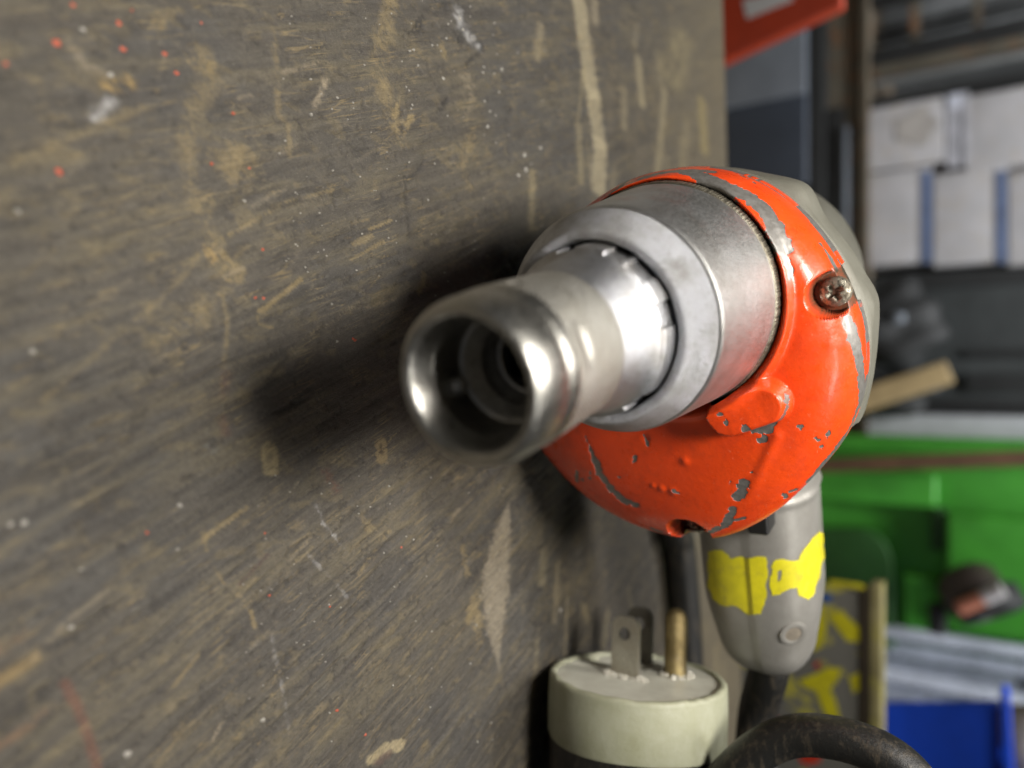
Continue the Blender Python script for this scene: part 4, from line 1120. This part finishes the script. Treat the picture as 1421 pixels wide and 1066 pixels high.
# rolls of black tape by the green tub
def roll(px, py, Y, r_, wd, lab, tilt, core):
    c = at(px, py, Y); o = thing('tape_roll', (c.x, c.y, c.z - r_), lab, 'tape roll', 'dark rolls beside the green tub')
    ax = Vector((math.sin(tilt), -math.cos(tilt) * .8, .5)).normalized(); u_ = ax.orthogonal().normalized(); v_ = ax.cross(u_); N = 48
    mb = MB(); pr_ = [(.5, -wd), (.95, -wd), (1, -wd * .85), (1, wd * .85), (.95, wd), (.5, wd), (.48, wd * .8), (.48, -wd * .8), (.5, -wd)]
    mb.add([c + (u_ * math.cos(6.28319 * j / N) + v_ * math.sin(6.28319 * j / N)) * r_ * k + ax * h_ for k, h_ in pr_ for j in range(N)], grid_faces(len(pr_), N)); build('tape', mb, core, o, sharp=50)
    mb = MB(); mb.tube([c - ax * wd * .7, c + ax * wd * .7], r_ * .47, 32); build('core', mb, brown_m, o, sharp=50)
roll(1350, 822, 1080, 36, 18, 'dark brown roll against the green tub above the steel tubes', .6, m_plain('brown_black_tape', (.05, .038, .032), .4, .4, .03))
roll(1372, 838, 1060, 38, 14, 'black roll nearest the pale pink bar beside the steel tubes', 1.1, black_m)
lo, hi = rect(1288, 840, 1312, 882, 1075, 20, None); o = one('black_block', 'small black block in front of the green tub by the rolls', 'block', r=(lo, hi)); part('block', (lo, hi), black_m, o, 4)
o = thing('pink_bar', at(1330, 842, 1010), 'short pink and white bar lying across the dark rolls', 'bar')
a_, b_ = at(1330, 845, 1012), at(1392, 818, 1012); mb = MB(); mb.tube([a_, a_.lerp(b_, .55)], 8.5, 20); build('pink_length', mb, m_plain('pink_paint', (.50, .19, .12), .5), o, sharp=40)
mb = MB(); mb.tube([a_.lerp(b_, .56), b_], 8.5, 20); build('white_tip', mb, m_plain('white_tip_paint', (.55, .52, .52), .4), o, sharp=40)
# bundle of bright steel tubes standing on end
ys = [874, 893, 912, 930, 949, 968, 987, 1006, 1026]
tops = [1560, 1560, 1410, 1560, 1560, 1400, 1560, 1560, 1560]
desc = ['nearest the green tub', 'second from the green tub', 'third from the green tub', 'fourth from the green tub', 'fifth from the green tub, mid bundle', 'sixth from the green tub', 'seventh from the green tub', 'at the edge of the blue bin', 'deepest behind the blue bin']
for i, (py, tx) in enumerate(zip(ys, tops)):
    Yt = 1130 + (i % 3) * 22
    b0 = at(1200, py, Yt); r_ = 9.3 * (1, 1.1, .92, 1.04)[i % 4]
    o = thing('steel_tube', (b0.x, b0.y, SH), 'shiny steel tube standing on end, ' + desc[i], 'tube', 'steel tubes standing in a bundle')
    zt = at(tx, py, Yt).z; lean = (i % 5 - 2) * 3
    mb = MB(); mb.tube([(b0.x, b0.y, SH + .2), (b0.x + lean, b0.y + 6, zt)], r_, 24); build('tube_body', mb, zinc_m, o, sharp=40)
    mb = MB(); mb.tube([(b0.x + lean, b0.y + 6, zt + .1), (b0.x + lean, b0.y + 6, zt + 1.5)], r_ * .8, 20); build('end_cap', mb, black_m, o, sharp=40)
lo, hi = rect(1180, 862, 1520, 1075, 1260, 12, SH); o = one('steel_sheet', 'grey galvanised sheet standing behind the bundle of tubes', 'sheet', r=(lo, hi)); part('sheet', (lo, hi), m_plain('dull_zinc', (.08, .09, .105), .5, .3, .02, 0, .2), o)
# blue bin with a raised end wall
Yb = 760
lo, hi = rect(1190, 984, 1410, 1180, Yb, 10, SH); o = one('blue_bin', 'bright blue plastic storage bin with a raised lip at the picture corner', 'bin', r=((lo[0], lo[1], SH), hi))
prism([(1080, 980), (1387, 976), (1387, 1180), (1080, 1180)], Yb, 10, blue_m, 'front_wall', o, 2)
prism([(1388, 964), (1393, 959), (1401, 965), (1412, 1180), (1394, 1180)], Yb - 8, 20, blue_m, 'lip', o, 1)
prism([(1379, 985), (1386.5, 982), (1391, 1180), (1381, 1180)], Yb - 4, 3.8, m_plain('deep_blue', (.006, .02, .32), .4), 'lip_bead', o, .5)
part('side_wall', ((lo[0] * 1.13, Yb + 10.2, SH), (lo[0] * 1.13 + 6, Yb + 80, hi[2] - 6)), blue_m, o, 2)
part('back_wall', ((lo[0] * 1.13, Yb + 80.2, SH), (hi[0], Yb + 88, hi[2] - 6)), blue_m, o, 2)
lo, hi = rect(1402, 1000, 1500, 1180, 800, 60, None); o = one('beige_bag', 'beige speckled sack in the lower corner past the blue bin', 'sack', r=(lo, hi))
lump('sack_body', 1442, 1060, 830, 48, 40, 40, m_plain('sacking', (.36, .32, .28), .8, .5, .12), o, 12)
# grey board splashed with yellow paint
Yp = 470
lo, hi = rect(1040, 812, 1205, 1180, Yp, 9, SH); o = one('painted_board', 'grey board splashed with yellow, blue and red paint, dark line along one edge', 'board', r=(lo, hi))
t = NT('splashed_board')
n = t.noise(.055, 3, .55, stretch=((0, 0, 0), (1.0, 1, .62))); n2 = t.noise(.9, 6, .7)
cc = t.mix(t.ramp(n2, .4, .65), (.21, .205, .18), (.15, .145, .125))
cc = t.mix(t.ramp(n, .53, .57, 0, .85), cc, (.55, .50, .06))
t.set(Base_Color=cc, Roughness=.6)
part('board_face', (lo, hi), t.m, o, 1)
l2, h2 = rect(1193, 812, 1207, 1180, Yp - 3, 2.6); part('dark_line', (l2, h2), m_plain('dark_brown_edge', (.055, .040, .022), .7), o, .4)
l2, h2 = rect(1207.5, 812, 1224, 1180, Yp - 4, 14); part('edge_strip', (l2, h2), m_plain('yellowed_wood', (.42, .37, .17), .6, .4, .05, 0, 0, (.55, .50, .08)), o, 1)
l2, h2 = rect(1150, 809, 1200, 815, Yp - 3.5, 3); part('yellow_edge', (l2, h2), yp, o, .4)
bo = at(1140, 900, Yp - .6)
def splash(pix, mat, name):
    mb = MB(); P_ = [at(x, y, Yp - .9) for x, y in pix]; Q_ = [p + Vector((0, .7, 0)) for p in P_]; n = len(P_)
    mb.add(P_ + Q_, [tuple(range(n))] + [(i, (i + 1) % n, n + (i + 1) % n, n + i) for i in range(n)]); build(name, mb, mat, o, sharp=20)
splash([(1108, 944), (1130, 936), (1150, 926), (1168, 928), (1162, 946), (1152, 956), (1160, 975), (1166, 1000), (1150, 1002), (1140, 980), (1132, 960), (1115, 954)], yp, 'yellow_splash')
splash([(1128, 846), (1140, 838), (1148, 870), (1140, 898), (1128, 904), (1124, 880)], yp, 'yellow_splash')
splash([(1150, 855), (1166, 848), (1192, 870), (1196, 892), (1176, 890), (1164, 876)], yp, 'yellow_splash')
splash([(1178, 940), (1194, 932), (1196, 956), (1184, 962)], yp, 'yellow_splash')
splash([(1140, 824), (1152, 822), (1154, 836), (1142, 838)], m_plain('blue_splash_paint', (.04, .13, .42), .5), 'blue_splash')
red_s = m_plain('red_splash_paint', (.70, .05, .02), .5)
splash([(1108, 1050), (1124, 1044), (1140, 1048), (1138, 1058), (1122, 1062), (1110, 1058)], red_s, 'red_splash')
splash([(1072, 1002), (1082, 996), (1086, 1006), (1078, 1014), (1072, 1012)], red_s, 'red_splash')
splash([(1130, 920), (1137, 918), (1138, 926), (1131, 928)], red_s, 'red_splash')
